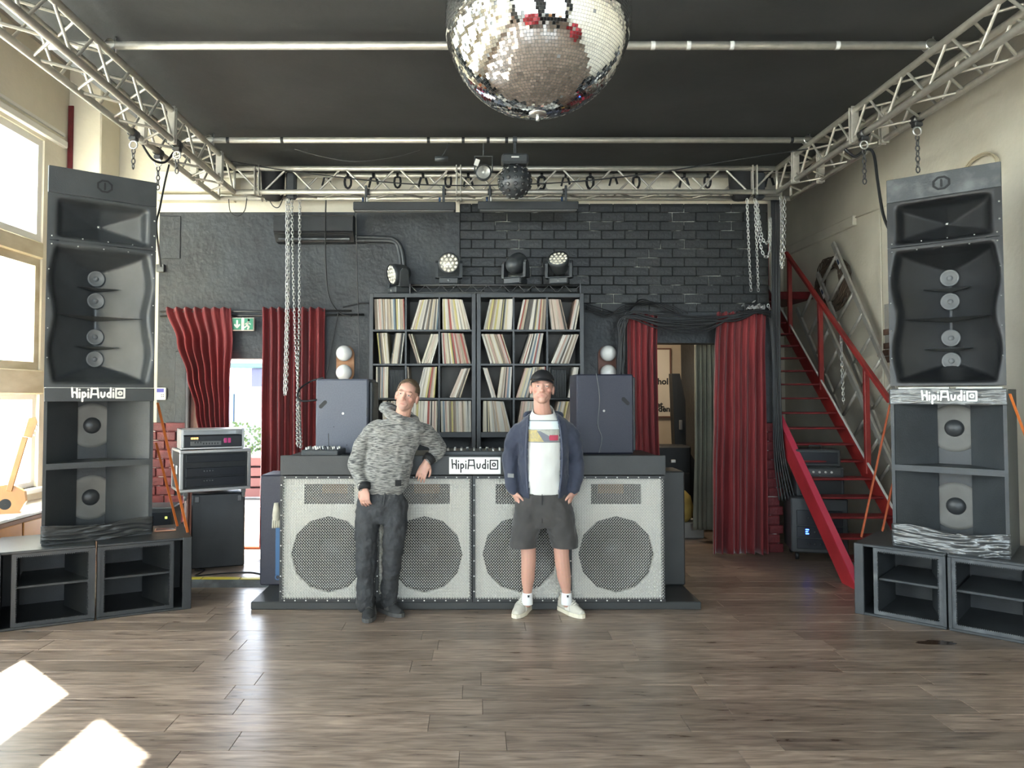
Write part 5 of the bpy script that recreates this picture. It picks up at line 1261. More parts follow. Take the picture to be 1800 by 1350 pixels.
# ================================================================== RACKS BY THE SIDE DOOR
a_ = R(20); o_ = on_floor(339, 1001)
bx_ = thing('storage_box', 'tall plain black box under the flight cases by the side door', 'box', o_, a_)
MB().box(-.02, .46, 0, .5, 0, .70, ch=.012).build('body', 'black_dark', bx_)
for x in (.03, .41): MB().box(x - .02, x + .02, -.012, 0, .62, .68, ch=.004).build('catch', 'steel_dark', bx_)
a_ = R(10); zf = .742
fc_ = thing('flight_case', 'black flight case with aluminium edges holding amplifiers', 'case', at(316, 868, 6.75), R(31)); fc_.location.z = zf
fw, fh, fd = .63, .385, .45
MB().box(0, fw, .012, fd, 0, fh, ch=.006).build('shell', 'black_dark', fc_)
ed = MB().box(-.004, fw + .004, .0, .03, 0, .03, ch=.004).box(-.004, fw + .004, 0, .03, fh - .03, fh, ch=.004).box(-.004, .028, 0, .03, .03, fh - .03, ch=.004).box(fw - .028, fw + .004, 0, .03, .03, fh - .03, ch=.004).box(-.006, .02, .03, fd, fh - .02, fh + .002, ch=.004).box(-.006, .02, .03, fd, -.002, .02, ch=.004).box(-.006, .02, fd - .03, fd + .004, .02, fh - .02)
ed.build('edging', 'alu_edge', fc_)
for k, (z0, z1) in enumerate(((.05, .13), (.14, .22), (.27, .34))):
    u_ = MB().box(.05, fw - .05, -.004, .02, z0, z1, ch=.003).build('amplifier_unit', 'rack_blue', fc_)
    if k < 2:
        for j in range(4): MB().lathe([(.006, 0), (.005, .006), (.001, .007)], 8, Matrix.Translation((.21 + j * .025, -.004, (z0 + z1) / 2 + .01)) @ FT).build('dial', 'grey_ring', u_)
for yy, zz in ((.15, .2), (.33, .2)): MB().box(-.012, -.004, yy - .04, yy + .04, zz - .04, zz + .04, ch=.003).build('side_latch', 'alu_edge', fc_)
for x in (.05, fw - .06):
    cs_ = MB().lathe([(.001, -.012), (.026, -.012), (.026, .012), (.001, .012)], 12, Matrix.Translation((x, .02, -.05)) @ Matrix.Rotation(R(90), 4, 'Y')).box(x - .018, x + .018, .0, .04, -.03, 0).build('caster', 'grey_ring', fc_)
tp_ = thing('receiver_case', 'small aluminium flight case with a fader-fronted receiver, orange display lit', 'case', at(318, 797, 6.78), R(28)); tp_.location.z = zf + fh + .004
tw, th_, td = .56, .185, .34
MB().box(0, tw, 0, td, 0, .02, ch=.004).box(0, .02, 0, td, .02, th_).box(tw - .02, tw, 0, td, .02, th_).box(0, tw, 0, td, th_ - .012, th_, ch=.003).box(.02, tw - .02, td - .012, td, .02, th_ - .012).build('shell', 'alu_edge', tp_)
rv = MB().box(.02, tw - .02, -.006, .2, .02, .125, ch=.004).build('receiver', 'rack_blue', tp_)
MB().box(.08, .35, -.009, -.006, .035, .075, ch=.001).build('fader_strip', 'grey_ring', rv)
for j in range(9): MB().box(.115 + j * .025, .123 + j * .025, -.014, -.009, .045 + .012 * (j < 3), .060 + .012 * (j < 3)).build('fader', 'black_deep', rv)
oe = mat('orange display', (.9, .4, .1), .4, emit=(1, .38, .06), estr=3)
for j in range(3): MB().box(.085 + j * .022, .102 + j * .022, -.009, -.006, .095, .11).build('display_digit', oe, rv)
pk = mat('pink button', (.6, .04, .22), .4)
for j in range(2): MB().box(.375 + j * .035, .402 + j * .035, -.010, -.006, .055, .10, ch=.002).build('pink_button', pk, rv)
sr = thing('small_rack', 'small rack with coloured lights behind the window-side subwoofer', 'rack', at(283, 918, 6.7), R(10)); sr.location.z = .0
MB().box(-.2, .10, 0, .35, .0, .62, ch=.01).build('case', 'black', sr)
MB().box(-.18, .08, -.008, 0, .36, .58, ch=.003).build('unit', 'rack_blue', sr)
MB().box(.03, .07, -.012, -.008, .41, .45).build('blue_screen', mat('pale blue screen', (.2, .45, .7), .4, emit=(.2, .5, .9), estr=.6), sr); MB().box(.035, .055, -.012, -.008, .52, .54).build('green_screen', mat('green led', (.4, .5, .1), .4, emit=(.4, .6, .1), estr=1), sr)
# wall controller, junction box, hatch
wc_ = thing('climate_controller', 'small white wall controller with blue display beside the horn speaker', 'controller', at(283, 693, YB - .03))
MB().box(-.05, .05, 0, .03, -.06, .07, ch=.005).build('case', 'white_paint', wc_); MB().box(-.045, .03, -.003, 0, .02, .06).build('display', mat('blue display', (.03, .03, .3), .3), wc_)
for j in range(4): MB().box(.0 + .02 * (j % 2), .012 + .02 * (j % 2), -.004, 0, -.03 + .02 * (j // 2), -.018 + .02 * (j // 2)).build('button', 'grey_ring', wc_)
jb = MB().box(-.042, .042, 0, .04, -.04, .04, ch=.004).build('junction_box', 'grey_worn', None, Matrix.Translation(at(281, 471, YB - .04))); tag(jb, 'small grey junction box on the black wall beside the horn speaker', 'junction box')
hb_ = MB().box(-.11, .11, .0, .012, -.23, .23, ch=.004).build('access_hatch', 'black_wall', None, Matrix.Translation(at(299, 417, YB - .012))); tag(hb_, 'flush black hatch in the wall above the side door', 'hatch')
# cable ramp
cr3 = thing('cable_ramp', 'rubber cable ramp with yellow lid on the floor by the side door', 'cable ramp', on_floor(338, 1033), R(0))
L3 = on_floor(484, 1033).x - on_floor(338, 1033).x
MB().prism([(0, 0), (.10, .045), (.16, .045), (.26, 0)], -.3, L3, Matrix(((0, 0, 1, 0), (1, 0, 0, 0), (0, 1, 0, 0), (0, 0, 0, 1)))).build('base', 'grey_worn', cr3)
for k in range(3): MB().box(-.3 + k * (L3 + .3) / 3 + .004, -.3 + (k + 1) * (L3 + .3) / 3 - .004, .098, .165, .042, .05, ch=.002).build('lid', mat('yellow lid', (.62, .50, .05), .5) if k == 0 else cr3.children[1].data.materials[0], cr3)
# ratchet straps
M['orange'] = mat('orange strap', (.62, .16, .03), .6); M['rust'] = mat('rust red strap', (.36, .08, .03), .6)
def strapln(label, a, b, material):
    a, b = Vector(a), Vector(b); d = b - a
    o = MB().box(-.012, .012, -.0015, .0015, 0, d.length, T=frame_to(a, d)).build('ratchet_strap', material); tag(o, label, 'strap')
zs = .55
strapln('rust and orange strap from the window-side bin top down to the subwoofer', at(277, 708, 6.02), at(330, 936, 5.86), 'orange')
strapln('orange strap running behind the window-side bass bins, shorter one', at(274, 778, 6.02), at(312, 925, 5.95), 'orange')
strapln('orange-brown strap from the stair-side bin down to the subwoofer', at(1566, 703, 5.62), at(1514, 944, 5.62), 'rust')
strapln('orange-brown strap at the foot of the stair-side bins', at(1569, 850, 5.60), at(1551, 934, 5.60), 'rust')
strapln('orange strap on the outer side of the stair-side bins', at(1775, 692, 5.00), at(1815, 800, 5.0), 'orange')
tb_ = thing('tablet', 'small tablet in a copper edged case lying on the subwoofer', 'tablet', on_floor(291, 932, .547), R(20))
MB().box(-.08, .08, -.055, .055, 0, .010, ch=.003).build('body', mat('copper edge', (.5, .25, .16), .35, metal=.6), tb_); MB().box(-.07, .07, -.047, .047, .010, .0108).build('screen', mat('tablet screen', (.25, .24, .22), .1), tb_)
# ================================================================== BY THE WINDOW
M['guitar_wood'] = mat('amber guitar wood', (.45, .20, .05), .3, col2=(.35, .14, .03), nscale=5)
gt = thing('guitar', 'amber wooden guitar leaning against the bright window', 'guitar', (-4.0, 6.18, .42)); gt.rotation_euler = (R(-4), R(13), R(20))
out = [(0, 0), (.12, .01), (.18, .09), (.17, .20), (.12, .27), (.14, .36), (.11, .44), (.03, .47), (-.03, .47), (-.11, .44), (-.14, .36), (-.12, .27), (-.17, .20), (-.18, .09), (-.12, .01)]
MB().prism(out, -.04, .04, FT).build('body', 'guitar_wood', gt)
MB().box(-.022, .022, -.055, -.03, .42, .88, ch=.004).build('neck', 'guitar_wood', gt); MB().prism([(-.03, .88), (.03, .88), (.04, 1.02), (.015, 1.06), (-.03, 1.04)], -.055, -.035, FT.copy() @ Matrix.Identity(4)).build('headstock', 'guitar_wood', gt)
for k in range(3):
    for s in (-1, 1): MB().lathe([(.008, -.008), (.01, 0), (.008, .008)], 8, Matrix.Translation((s * .045, .045, .91 + k * .04)) @ Matrix.Rotation(R(90), 4, 'Y')).build('tuning_peg', 'steel', gt)
MB().lathe([(.001, .001), (.045, .0)], 20, Matrix.Translation((0, -.0405, .31)) @ FT).build('sound_hole', 'black_deep', gt)
sdb = thing('sideboard', 'low brown sideboard under the window behind the subwoofers', 'cabinet', (-4.18, 5.6, 0))
MB().box(0, .42, 0, 1.6, .0, .62, ch=.01).build('body', mat('brown veneer', (.26, .13, .07), .5, col2=(.2, .1, .05), nscale=5), sdb)
for k in range(3):
    d_ = MB().box(.42, .435, .03 + k * .52, .53 + k * .52, .04, .58, ch=.004).build('door', 'guitar_wood', sdb); MB().lathe([(.012, 0), (.012, .02), (.001, .022)], 10, Matrix.Translation((.435, .10 + k * .52, .36)) @ Matrix.Rotation(R(90), 4, 'Y')).build('knob', mat('brass', (.7, .55, .2), .3, metal=1) if k == 0 else bpy.data.materials['brass'], d_)
MB().box(-.0, .44, -.01, 1.61, .62, .645, ch=.005).build('top', 'white_frame', sdb)
# stain on the floor
rg = random.Random(14); c = on_floor(1645, 1130); pts = [(.13 * (1 + rg.uniform(-.25, .25)) * math.cos(a), .045 * (1 + rg.uniform(-.3, .3)) * math.sin(a)) for a in [k * .35 for k in range(18)]]
MB().prism(pts, .0006, .0016, Matrix.Translation((c.x, c.y, 0))).build('stain', mat('dark spill', (.05, .03, .02), .2), fl)
# ================================================================== PEOPLE
def fuse(mb, voxel, it=4, fac=.5, noise=0.0, nsize=.1):
    """weld overlapping closed pieces into one continuous skin"""
    me = bpy.data.meshes.new('tmp'); me.from_pydata(mb.v, [], mb.f)
    bm = bmesh.new(); bm.from_mesh(me); bmesh.ops.recalc_face_normals(bm, faces=bm.faces); bm.to_mesh(me); bm.free()
    o = bpy.data.objects.new('tmp', me); COL.objects.link(o)
    m = o.modifiers.new('r', 'REMESH'); m.mode = 'VOXEL'; m.voxel_size = voxel; m.use_smooth_shade = True
    s = o.modifiers.new('s', 'SMOOTH'); s.factor = fac; s.iterations = it
    if noise:
        tx = bpy.data.textures.new('folds', 'CLOUDS'); tx.noise_scale = nsize; tx.noise_depth = 2
        d = o.modifiers.new('d', 'DISPLACE'); d.texture = tx; d.strength = noise; d.mid_level = .5; d.texture_coords = 'LOCAL'
    dg = bpy.context.evaluated_depsgraph_get(); out = bpy.data.meshes.new_from_object(o.evaluated_get(dg))
    bpy.data.objects.remove(o); bpy.data.meshes.remove(me)
    for p in out.polygons: p.use_smooth = True
    return out
def finish(me, name, material, parent, trim=None, thick=0, cuts=()):
    me.name = name; me.materials.clear(); me.materials.append(M[material] if isinstance(material, str) else material)
    if trim:
        bm = bmesh.new(); bm.from_mesh(me); kill = [f for f in bm.faces if trim(f.calc_center_median())]
        bmesh.ops.delete(bm, geom=kill, context='FACES'); bm.to_mesh(me); bm.free()
    if cuts:
        bm = bmesh.new(); bm.from_mesh(me)
        for co, no in cuts: bmesh.ops.bisect_plane(bm, geom=bm.verts[:] + bm.edges[:] + bm.faces[:], plane_co=co, plane_no=no, clear_outer=True)
        bm.to_mesh(me); bm.free()
    o = link(name, me, parent)
    if thick: solidify(o, thick, -1)
    return o
def ering(c, a, b, n=28, p=2.3, tilt=0.0):
    """horizontal super-ellipse ring"""
    out = []
    for k in range(n):
        t = 2 * math.pi * k / n; cs, sn = math.cos(t), math.sin(t)
        x = a * math.copysign(abs(cs) ** (2 / p), cs); y = b * math.copysign(abs(sn) ** (2 / p), sn)
        out.append(Vector((c[0] + x, c[1] + y, c[2] + tilt * x)))
    return out
def trunk(mb, rows, Y, depth, p=2.3, tilt=0.0):
    """rows: (py, x_left, x_right[, depth half, y shift])"""
    rings = []
    for r_ in rows:
        py, xl, xr = r_[:3]; dh = r_[3] if len(r_) > 3 else depth; dy = r_[4] if len(r_) > 4 else 0
        a, b = at(xl, py, Y + dy), at(xr, py, Y + dy); rings.append(ering(((a.x + b.x) / 2, Y + dy, (a.z + b.z) / 2), (b.x - a.x) / 2, dh, p=p, tilt=tilt))
    mb.loft(rings, True); return mb
def limb(mb, pts, radii, seg=5, n=14):
    P = bez(pts, seg); k = len(pts) - 1; rr = []
    for i in range(len(P)):
        s = i / seg; j = min(int(s), k - 1); f = s - j; f = f * f * (3 - 2 * f); a, b = radii[j], radii[j + 1]
        if isinstance(a, tuple) or isinstance(b, tuple):
            a = a if isinstance(a, tuple) else (a, a); b = b if isinstance(b, tuple) else (b, b); rr.append((a[0] + (b[0] - a[0]) * f, a[1] + (b[1] - a[1]) * f))
        else: rr.append(a + (b - a) * f)
    mb.tube(P, rr, n)
    for p, r_ in ((P[0], rr[0]), (P[-1], rr[-1])):
        q = min(r_) if isinstance(r_, tuple) else r_; mb.sphere(p, q * .98, 10, 7)
    return mb
def hand(mb, wrist, d, n, thumb, curl=(12, 22, 24), spread=1.0, S=1.0):
    """d: along the hand, n: palm normal, thumb: +1/-1 side of d x n"""
    d = Vector(d).normalized(); n = Vector(n); n = (n - d * n.dot(d)).normalized(); s = d.cross(n).normalized() * thumb; w_ = Vector(wrist)
    P = lambda a, b, c: w_ + (d * a + s * b + n * c) * S
    rings = []
    for a, wd, th in ((-.02, .026, .020), (.015, .030, .019), (.05, .040, .017), (.085, .042, .014), (.098, .038, .011)):
        rings.append([P(a, wd * math.cos(2 * math.pi * k / 14), th * math.sin(2 * math.pi * k / 14) + .004 * (a > .03)) for k in range(14)])
    mb.loft(rings, True)
    mb.sphere(P(.035, .028, .008), .019 * S, 10, 7)
    for i, (b, ln) in enumerate(((.0325, .070), (.0110, .080), (-.0105, .074), (-.0315, .058))):
        ang = 0; p = P(.086, b, 0); pts = [p]; f = (b * 1.4) * spread; dirb = (d + s * f).normalized()
        for seg, cu in zip((.45, .32, .25), curl):
            ang += cu; dd = dirb * math.cos(R(ang)) + n * math.sin(R(ang)); p = p + dd * ln * seg * S; pts.append(p)
        mb.tube(pts, [.0090 * S, .0086 * S, .0078 * S, .0064 * S], 10)
        for q, rr in zip(pts, (.0088, .0087, .0079, .0064)): mb.sphere(q, rr * S, 8, 6)
    q = [P(.018, .026, .006), P(.045, .048, .016), P(.072, .056, .024), P(.092, .054, .030)]
    mb.tube(q, [.013 * S, .0105 * S, .0092 * S, .0075 * S], 10)
    for p, rr in zip(q, (.013, .0105, .0094, .0076)): mb.sphere(p, rr * S, 8, 6)
def head_shape(mb, H):
    """H: head frame, face toward -y, origin mid head"""
    S = lambda c, r, nu=20, nv=14: mb.sphere(c, r, nu, nv, T=H)
    S((0, .018, .030), (.076, .097, .090), 28, 20); S((0, -.012, -.012), (.069, .080, .085), 28, 20); S((0, -.022, .040), (.064, .066, .062), 24, 16)
    S((0, -.030, -.055), (.056, .058, .058)); S((0, -.068, -.098), (.026, .022, .020)); S((0, -.040, -.088), (.040, .040, .028))
    for s in (-1, 1):
        S((s * .044, .0, -.060), (.020, .030, .026)); S((s * .042, -.058, -.024), (.022, .020, .020)); S((s * .031, -.080, .020), (.024, .012, .010))
        S((s * .079, .020, -.012), (.010, .020, .034), 14, 10); S((s * .083, .026, .0), (.008, .014, .020), 10, 8)
        S((s * .0115, -.104, -.036), (.0095, .010, .008), 10, 8); S((s * .031, -.081, .0085), (.017, .009, .0055), 12, 8); S((s * .031, -.080, -.0075), (.016, .008, .0045), 12, 8)
        S((s * .020, -.078, -.066), (.018, .011, .014))
    S((0, -.082, .016), (.030, .010, .012))
    Hp = lambda *p: H @ Vector(p)
    mb.tube([Hp(0, -.088, .014), Hp(0, -.098, -.010), Hp(0, -.113, -.032), Hp(0, -.104, -.044)], [.0085, .0105, .0125, .008], 10)
    S((0, -.115, -.033), (.0115, .010, .010), 12, 8)
    S((0, -.088, -.0605), (.023, .0080, .0055), 16, 8); S((0, -.0865, -.0725), (.020, .0085, .0066), 16, 8); S((0, -.078, -.086), (.022, .010, .010)); S((0, -.080, -.058), (.030, .012, .020))
def paint_skin(me, H, base, stubble, brow, extra=None):
    inv = H.inverted(); at_ = me.color_attributes.new('Col', 'FLOAT_COLOR', 'POINT')
    mix = lambda a, b, f: tuple(a[i] + (b[i] - a[i]) * f for i in range(3))
    g = lambda p, c, r: math.exp(-sum(((p[i] - c[i]) / r[i]) ** 2 for i in range(3)))
    for i, v in enumerate(me.vertices):
        p = inv @ v.co; c = base
        if abs(p.z) < .2 and abs(p.x) < .12:
            if p.y < -.02:
                for s in (-1, 1):
                    c = mix(c, (base[0] * .98, base[1] * .68, base[2] * .66), .55 * g(p, (s * .045, -.075, -.03), (.026, .05, .024)))
                    c = mix(c, brow, .92 * g(p, (s * .035, -.09, .0215), (.0165, .05, .0042)))
                    c = mix(c, (base[0] * .42, base[1] * .34, base[2] * .32), .75 * g(p, (s * .031, -.088, .0035), (.0155, .05, .0032)))
                c = mix(c, (base[0] * .98, base[1] * .7, base[2] * .66), .5 * g(p, (0, -.11, -.032), (.016, .03, .014)))
                c = mix(c, (base[0] * .74, base[1] * .44, base[2] * .44), .85 * g(p, (0, -.1, -.067), (.021, .03, .0085)))
                c = mix(c, (base[0] * .4, base[1] * .24, base[2] * .23), .8 * g(p, (0, -.1, -.0665), (.021, .03, .0016)))
                st_ = g(p, (0, -.07, -.092), (.06, .07, .030)) + .8 * g(p, (0, -.1, -.052), (.024, .03, .006)); lipm = g(p, (0, -.1, -.067), (.022, .03, .009))
                c = mix(c, stubble[:3], min(1, st_) * stubble[3] * (1 - lipm))
            for s in (-1, 1): c = mix(c, (base[0], base[1] * .72, base[2] * .7), .5 * g(p, (s * .085, .02, -.01), (.012, .03, .03)))
        at_.data[i].color = (*c, 1)
def skin_material(name):
    m = mat(name, (.6, .35, .27), .5); N, L, b = nodes_of(m)
    a = N.new('ShaderNodeAttribute'); a.attribute_name = 'Col'; nz = N.new('ShaderNodeTexNoise'); nz.inputs['Scale'].default_value = 60
    mx = N.new('ShaderNodeMix'); mx.data_type = 'RGBA'; mx.blend_type = 'MULTIPLY'; mx.inputs['Factor'].default_value = .18
    L.new(a.outputs['Color'], mx.inputs[6]); L.new(nz.outputs['Color'], mx.inputs[7]); L.new(mx.outputs[2], b.inputs['Base Color'])
    b.inputs['Subsurface Weight'].default_value = .08; b.inputs['Subsurface Radius'].default_value = (.02, .008, .005); b.inputs['Subsurface Scale'].default_value = .3
    return m
M['skin'] = skin_material('skin')
M['eye_white'] = mat('eye white', (.62, .58, .54), .2); M['iris'] = mat('grey iris', (.06, .08, .09), .15); M['hair'] = mat('light brown hair', (.13, .085, .05), .6, col2=(.07, .045, .028), nscale=60, stretch=(1, .3, 1))
def eyes(H, body):
    for s in (-1, 1):
        e = MB().sphere((s * .031, -.0835, .0008), (.0125, .0075, .0042), 14, 8, T=H).build('eye', 'eye_white', body); MB().sphere((s * .031, -.0895, .0008), (.0052, .003, .0042), 10, 6, T=H).build('iris', 'iris', e)
def shoe(parent, toe, heel, upper, sole, trim, L=.295, w=.052):
    toe, heel = Vector(toe), Vector(heel); d = (heel - toe); d.z = 0; d.normalize(); c = toe.copy(); c.z = 0
    B = Matrix.Translation(c) @ Matrix(((d.y, d.x, 0, 0), (-d.x, d.y, 0, 0), (0, 0, 1, 0), (0, 0, 0, 1)))
    # local +y runs from toe to heel
    ol = []
    prof = [(0, .012), (.02, .034), (.06, .047), (.11, w), (.17, .045), (.22, .040), (.265, .038), (.285, .028), (L, .008)]
    ol = [(wd, y) for y, wd in prof] + [(-wd, y) for y, wd in reversed(prof)]
    t = thing('shoe', None, None); t.parent = parent; t.matrix_local = Matrix.Identity(4)
    so_ = MB().prism(ol, .002, .030, B).build('sole', sole, t)
    rows = [(.012, .020, .050), (.035, .038, .062), (.08, .047, .076), (.12, .048, .094), (.155, .043, .112), (.19, .039, .118), (.23, .037, .112), (.265, .035, .116), (.282, .026, .112)]
    rings = []
    for y, wd, h in rows:
        ring = []
        for k in range(16):
            a = 2 * math.pi * k / 16; zz = .026 + (h - .026) * max(0, math.sin(a)) ** .75; ring.append(B @ Vector((wd * math.cos(a) * (1 if math.sin(a) < .4 else (1 - .25 * math.sin(a))), y, zz if math.sin(a) > 0 else .024)))
        rings.append(ring)
    MB().loft(rings, True).build('upper', upper, t)
    la = MB()
    for k in range(5):
        y = .095 + k * .018; h = .090 + k * .0065
        la.tube([B @ Vector((-.026, y, h - .012)), B @ Vector((0, y - .003, h + .002)), B @ Vector((.026, y, h - .012))], .0032, 6)
    la.build('laces', trim, t)
    for s in (-1, 1): MB().add([B @ Vector((s * (.0485), .10, .035)), B @ Vector((s * .043, .165, .035)), B @ Vector((s * .036, .16, .085)), B @ Vector((s * .040, .12, .072))], [(0, 1, 2, 3)]).build('side_patch', trim, t).modifiers.new('t', 'SOLIDIFY').thickness = .004
    MB().sphere((0, .225, .115), (.036, .045, .022), 14, 8, T=B).build('collar', upper, t)
    return t
V = Vector
# ------------------------------------------------------------------ man leaning on the desk, striped hoodie
p1 = thing('person', 'man in grey striped hoodie and dark jeans leaning one elbow on the desk', 'person', on_floor(665, 1080))
base1 = p1.location.copy()
root1 = Matrix.Translation(-base1)
def rel(o, loc): o.matrix_local = Matrix.Translation(-loc); return o
H1 = Matrix.Translation(at(715, 696, 5.47)) @ Matrix.Rotation(R(-6), 4, 'Z') @ Matrix.Rotation(R(13), 4, 'Y') @ Matrix.Rotation(R(-6), 4, 'X') @ Matrix.Scale(1.02, 4)
b = MB(); head_shape(b, H1)
limb(b, [H1 @ V((0, .02, -.03)), H1 @ V((0, .022, -.10)), at(704, 748, 5.55), at(697, 775, 5.56)], [.056, .057, .060, .075])
trunk(b, [(880, 650, 690), (840, 652, 698), (790, 660, 716), (765, 668, 728), (752, 684, 722)], 5.54, .07)
sl, el, wl_ = at(658, 750, 5.53), at(630, 808, 5.50), at(640, 856, 5.40)
sr_, er_, wr_ = at(742, 756, 5.58), at(772, 786, 5.66), at(750, 812, 5.575)
limb(b, [at(690, 768, 5.55), at(660, 766, 5.53), el, wl_], [.04, .038, .036, .028]); limb(b, [at(710, 768, 5.55), at(740, 770, 5.58), er_, wr_], [.04, .038, .036, .028])
hand(b, wl_, (.06, -.06, -1), (.35, 1, 0), -1, curl=(22, 26, 22)); hand(b, wr_, (-.42, -.25, -1), (.1, 1, -.2), 1, curl=(14, 20, 20))
kl, al_ = at(643, 968, 5.46), at(641, 1056, 5.50); kr, ar = at(690, 968, 5.48), at(681, 1052, 5.60)
limb(b, [at(652, 876, 5.54), at(645, 930, 5.50), kl, al_, at(641, 1068, 5.5)], [.05, .05, .045, .036, .036]); limb(b, [at(688, 876, 5.54), at(693, 930, 5.51), kr, ar, at(683, 1064, 5.60)], [.05, .05, .045, .036, .036])
me = fuse(b, .0042, 3); paint_skin(me, H1, (.60, .345, .265), (.34, .24, .19, .42), (.22, .13, .08))
bd1 = rel(finish(me, 'body', 'skin', p1), base1); eyes(H1, bd1)
# hair: short, swept back
def hairshell(name, H, keep, rad, material, body, thick=.008):
    m = MB(); m.sphere((0, .020, .032), rad, 96, 72); me = m.mesh(name, material)
    bm = bmesh.new(); bm.from_mesh(me); bmesh.ops.delete(bm, geom=[f for f in bm.faces if not keep(f.calc_center_median())], context='FACES'); bm.to_mesh(me); bm.free(); me.transform(H)
    o = link(name, me, body); solidify(o, thick, 1); return o
hairshell('hair', H1, lambda c: (c.z > .086 + .012 * math.cos(c.x * 60)) or (c.y > -.012 and c.z > .03) or (c.y > .012 and c.z > -.012) or (c.y > .05 and c.z > -.055) or (c.y > -.045 and abs(c.x) > .055 and c.z > .035), (.078, .100, .093), 'hair', bd1, .007)
# hoodie
def stripe_material():
    m = mat('melange stripe knit', (.4, .4, .38), .85, sheen=.2); N, L, bs = nodes_of(m)
    tc = N.new('ShaderNodeTexCoord'); mp = N.new('ShaderNodeMapping'); mp.inputs['Scale'].default_value = (22, 22, 230); mp.inputs['Rotation'].default_value = (0, R(-7), 0); L.new(tc.outputs['Object'], mp.inputs['Vector'])
    n = N.new('ShaderNodeTexNoise'); n.inputs['Scale'].default_value = 1.0; n.inputs['Detail'].default_value = 3; L.new(mp.outputs[0], n.inputs['Vector'])
    cr = N.new('ShaderNodeValToRGB'); e = cr.color_ramp.elements; e[0].position = .40; e[0].color = (.05, .05, .05, 1); e[1].position = .58; e[1].color = (.30, .295, .27, 1)
    L.new(n.outputs['Fac'], cr.inputs['Fac']); L.new(cr.outputs[0], bs.inputs['Base Color'])
    bp = N.new('ShaderNodeBump'); bp.inputs['Strength'].default_value = .35; bp.inputs['Distance'].default_value = .004; L.new(n.outputs['Fac'], bp.inputs['Height']); L.new(bp.outputs[0], bs.inputs['Normal'])
    return m
M['knit'] = stripe_material(); M['cuff'] = mat('black rib cuff', (.012, .012, .013), .8)
h = MB()
trunk(h, [(868, 641, 705, .105), (862, 636, 712, .118), (848, 634, 718, .128), (825, 638, 723, .13), (798, 643, 730, .128), (772, 644, 740, .13), (756, 648, 750, .12), (745, 660, 744, .10), (738, 674, 732, .085)], 5.53, .12)
limb(h, [at(676, 757, 5.54), at(655, 760, 5.53), at(627, 812, 5.50), at(640, 853, 5.42)], [.080, .078, .064, .048]); limb(h, [at(722, 760, 5.56), at(744, 762, 5.58), at(770, 787, 5.655), at(755, 806, 5.59)], [.080, .078, .062, .047])
ringc = at(705, 738, 5.52)                   # collar roll of the lowered hood
hp_ = [ringc + V((.105 * math.cos(a) + .0, .095 * math.sin(a) + .02, .022 * math.sin(a) + .03 - .035 * math.cos(a))) for a in [k * 2 * math.pi / 20 for k in range(20)]]
h.tube(hp_, [.034] * 20, 10, closed=True)
limb(h, [at(682, 722, 5.58), at(676, 716, 5.62), at(690, 722, 5.70), at(718, 735, 5.70)], [.032, .042, .050, .045])
me = fuse(h, .0075, 5, noise=.032, nsize=.09)
hd1 = rel(finish(me, 'hoodie', 'knit', p1), base1)
# open the neck: keep the roll only
pk_ = MB(); k = on_floor(0, 0) if False else None
for (a, c_) in ((at(640, 851, 5.42), at(641, 861, 5.40)), (at(757, 804, 5.60), at(750, 811, 5.575))):
    MB().tube([a, c_], [.052, .043], 16).build('cuff', 'cuff', hd1)
MB().box(-.022, .022, -.004, .004, -.022, .022, T=Matrix.Translation(at(700, 849, 5.402)) @ Matrix.Rotation(R(20), 4, 'Z')).build('hem_label', 'cuff', hd1)
M['denim'] = mat('washed black denim', (.020, .021, .023), .8, col2=(.050, .052, .055), nscale=7, detail=6, bump=.25, bscale=160)
j = MB()
trunk(j, [(858, 638, 706, .105), (875, 630, 712, .115), (900, 628, 714, .11), (918, 634, 708, .095)], 5.535, .11)
limb(j, [at(650, 885, 5.535), at(645, 930, 5.50), at(644, 970, 5.465), at(643, 1015, 5.48), at(642, 1062, 5.505)], [.098, .090, .076, .068, .066]); limb(j, [at(693, 885, 5.54), at(694, 930, 5.51), at(691, 970, 5.485), at(687, 1015, 5.54), at(683, 1056, 5.595)], [.098, .088, .075, .067, .062])
me = fuse(j, .007, 4, noise=.034, nsize=.075); jn = rel(finish(me, 'jeans', 'denim', p1), base1)
MB().box(-.004, .004, -.004, .004, -.05, .05, T=Matrix.Translation(at(675, 878, 5.42)) @ Matrix.Rotation(R(8), 4, 'Y')).build('fly_seam', 'denim', jn)
M['shoe_black'] = mat('black suede', (.018, .018, .019), .8, col2=(.03, .03, .03), nscale=20); M['sole_dark'] = mat('dark sole', (.07, .068, .065), .7)
s1 = shoe(p1, on_floor(645, 1096), on_floor(645, 1096) + V((0, .28, 0)), 'shoe_black', 'sole_dark', 'sole_dark'); rel(s1, base1)
tq = on_floor(708, 1086); s2 = shoe(p1, tq, tq + V((-.19, .19, 0)), 'shoe_black', 'sole_dark', 'sole_dark'); rel(s2, base1)
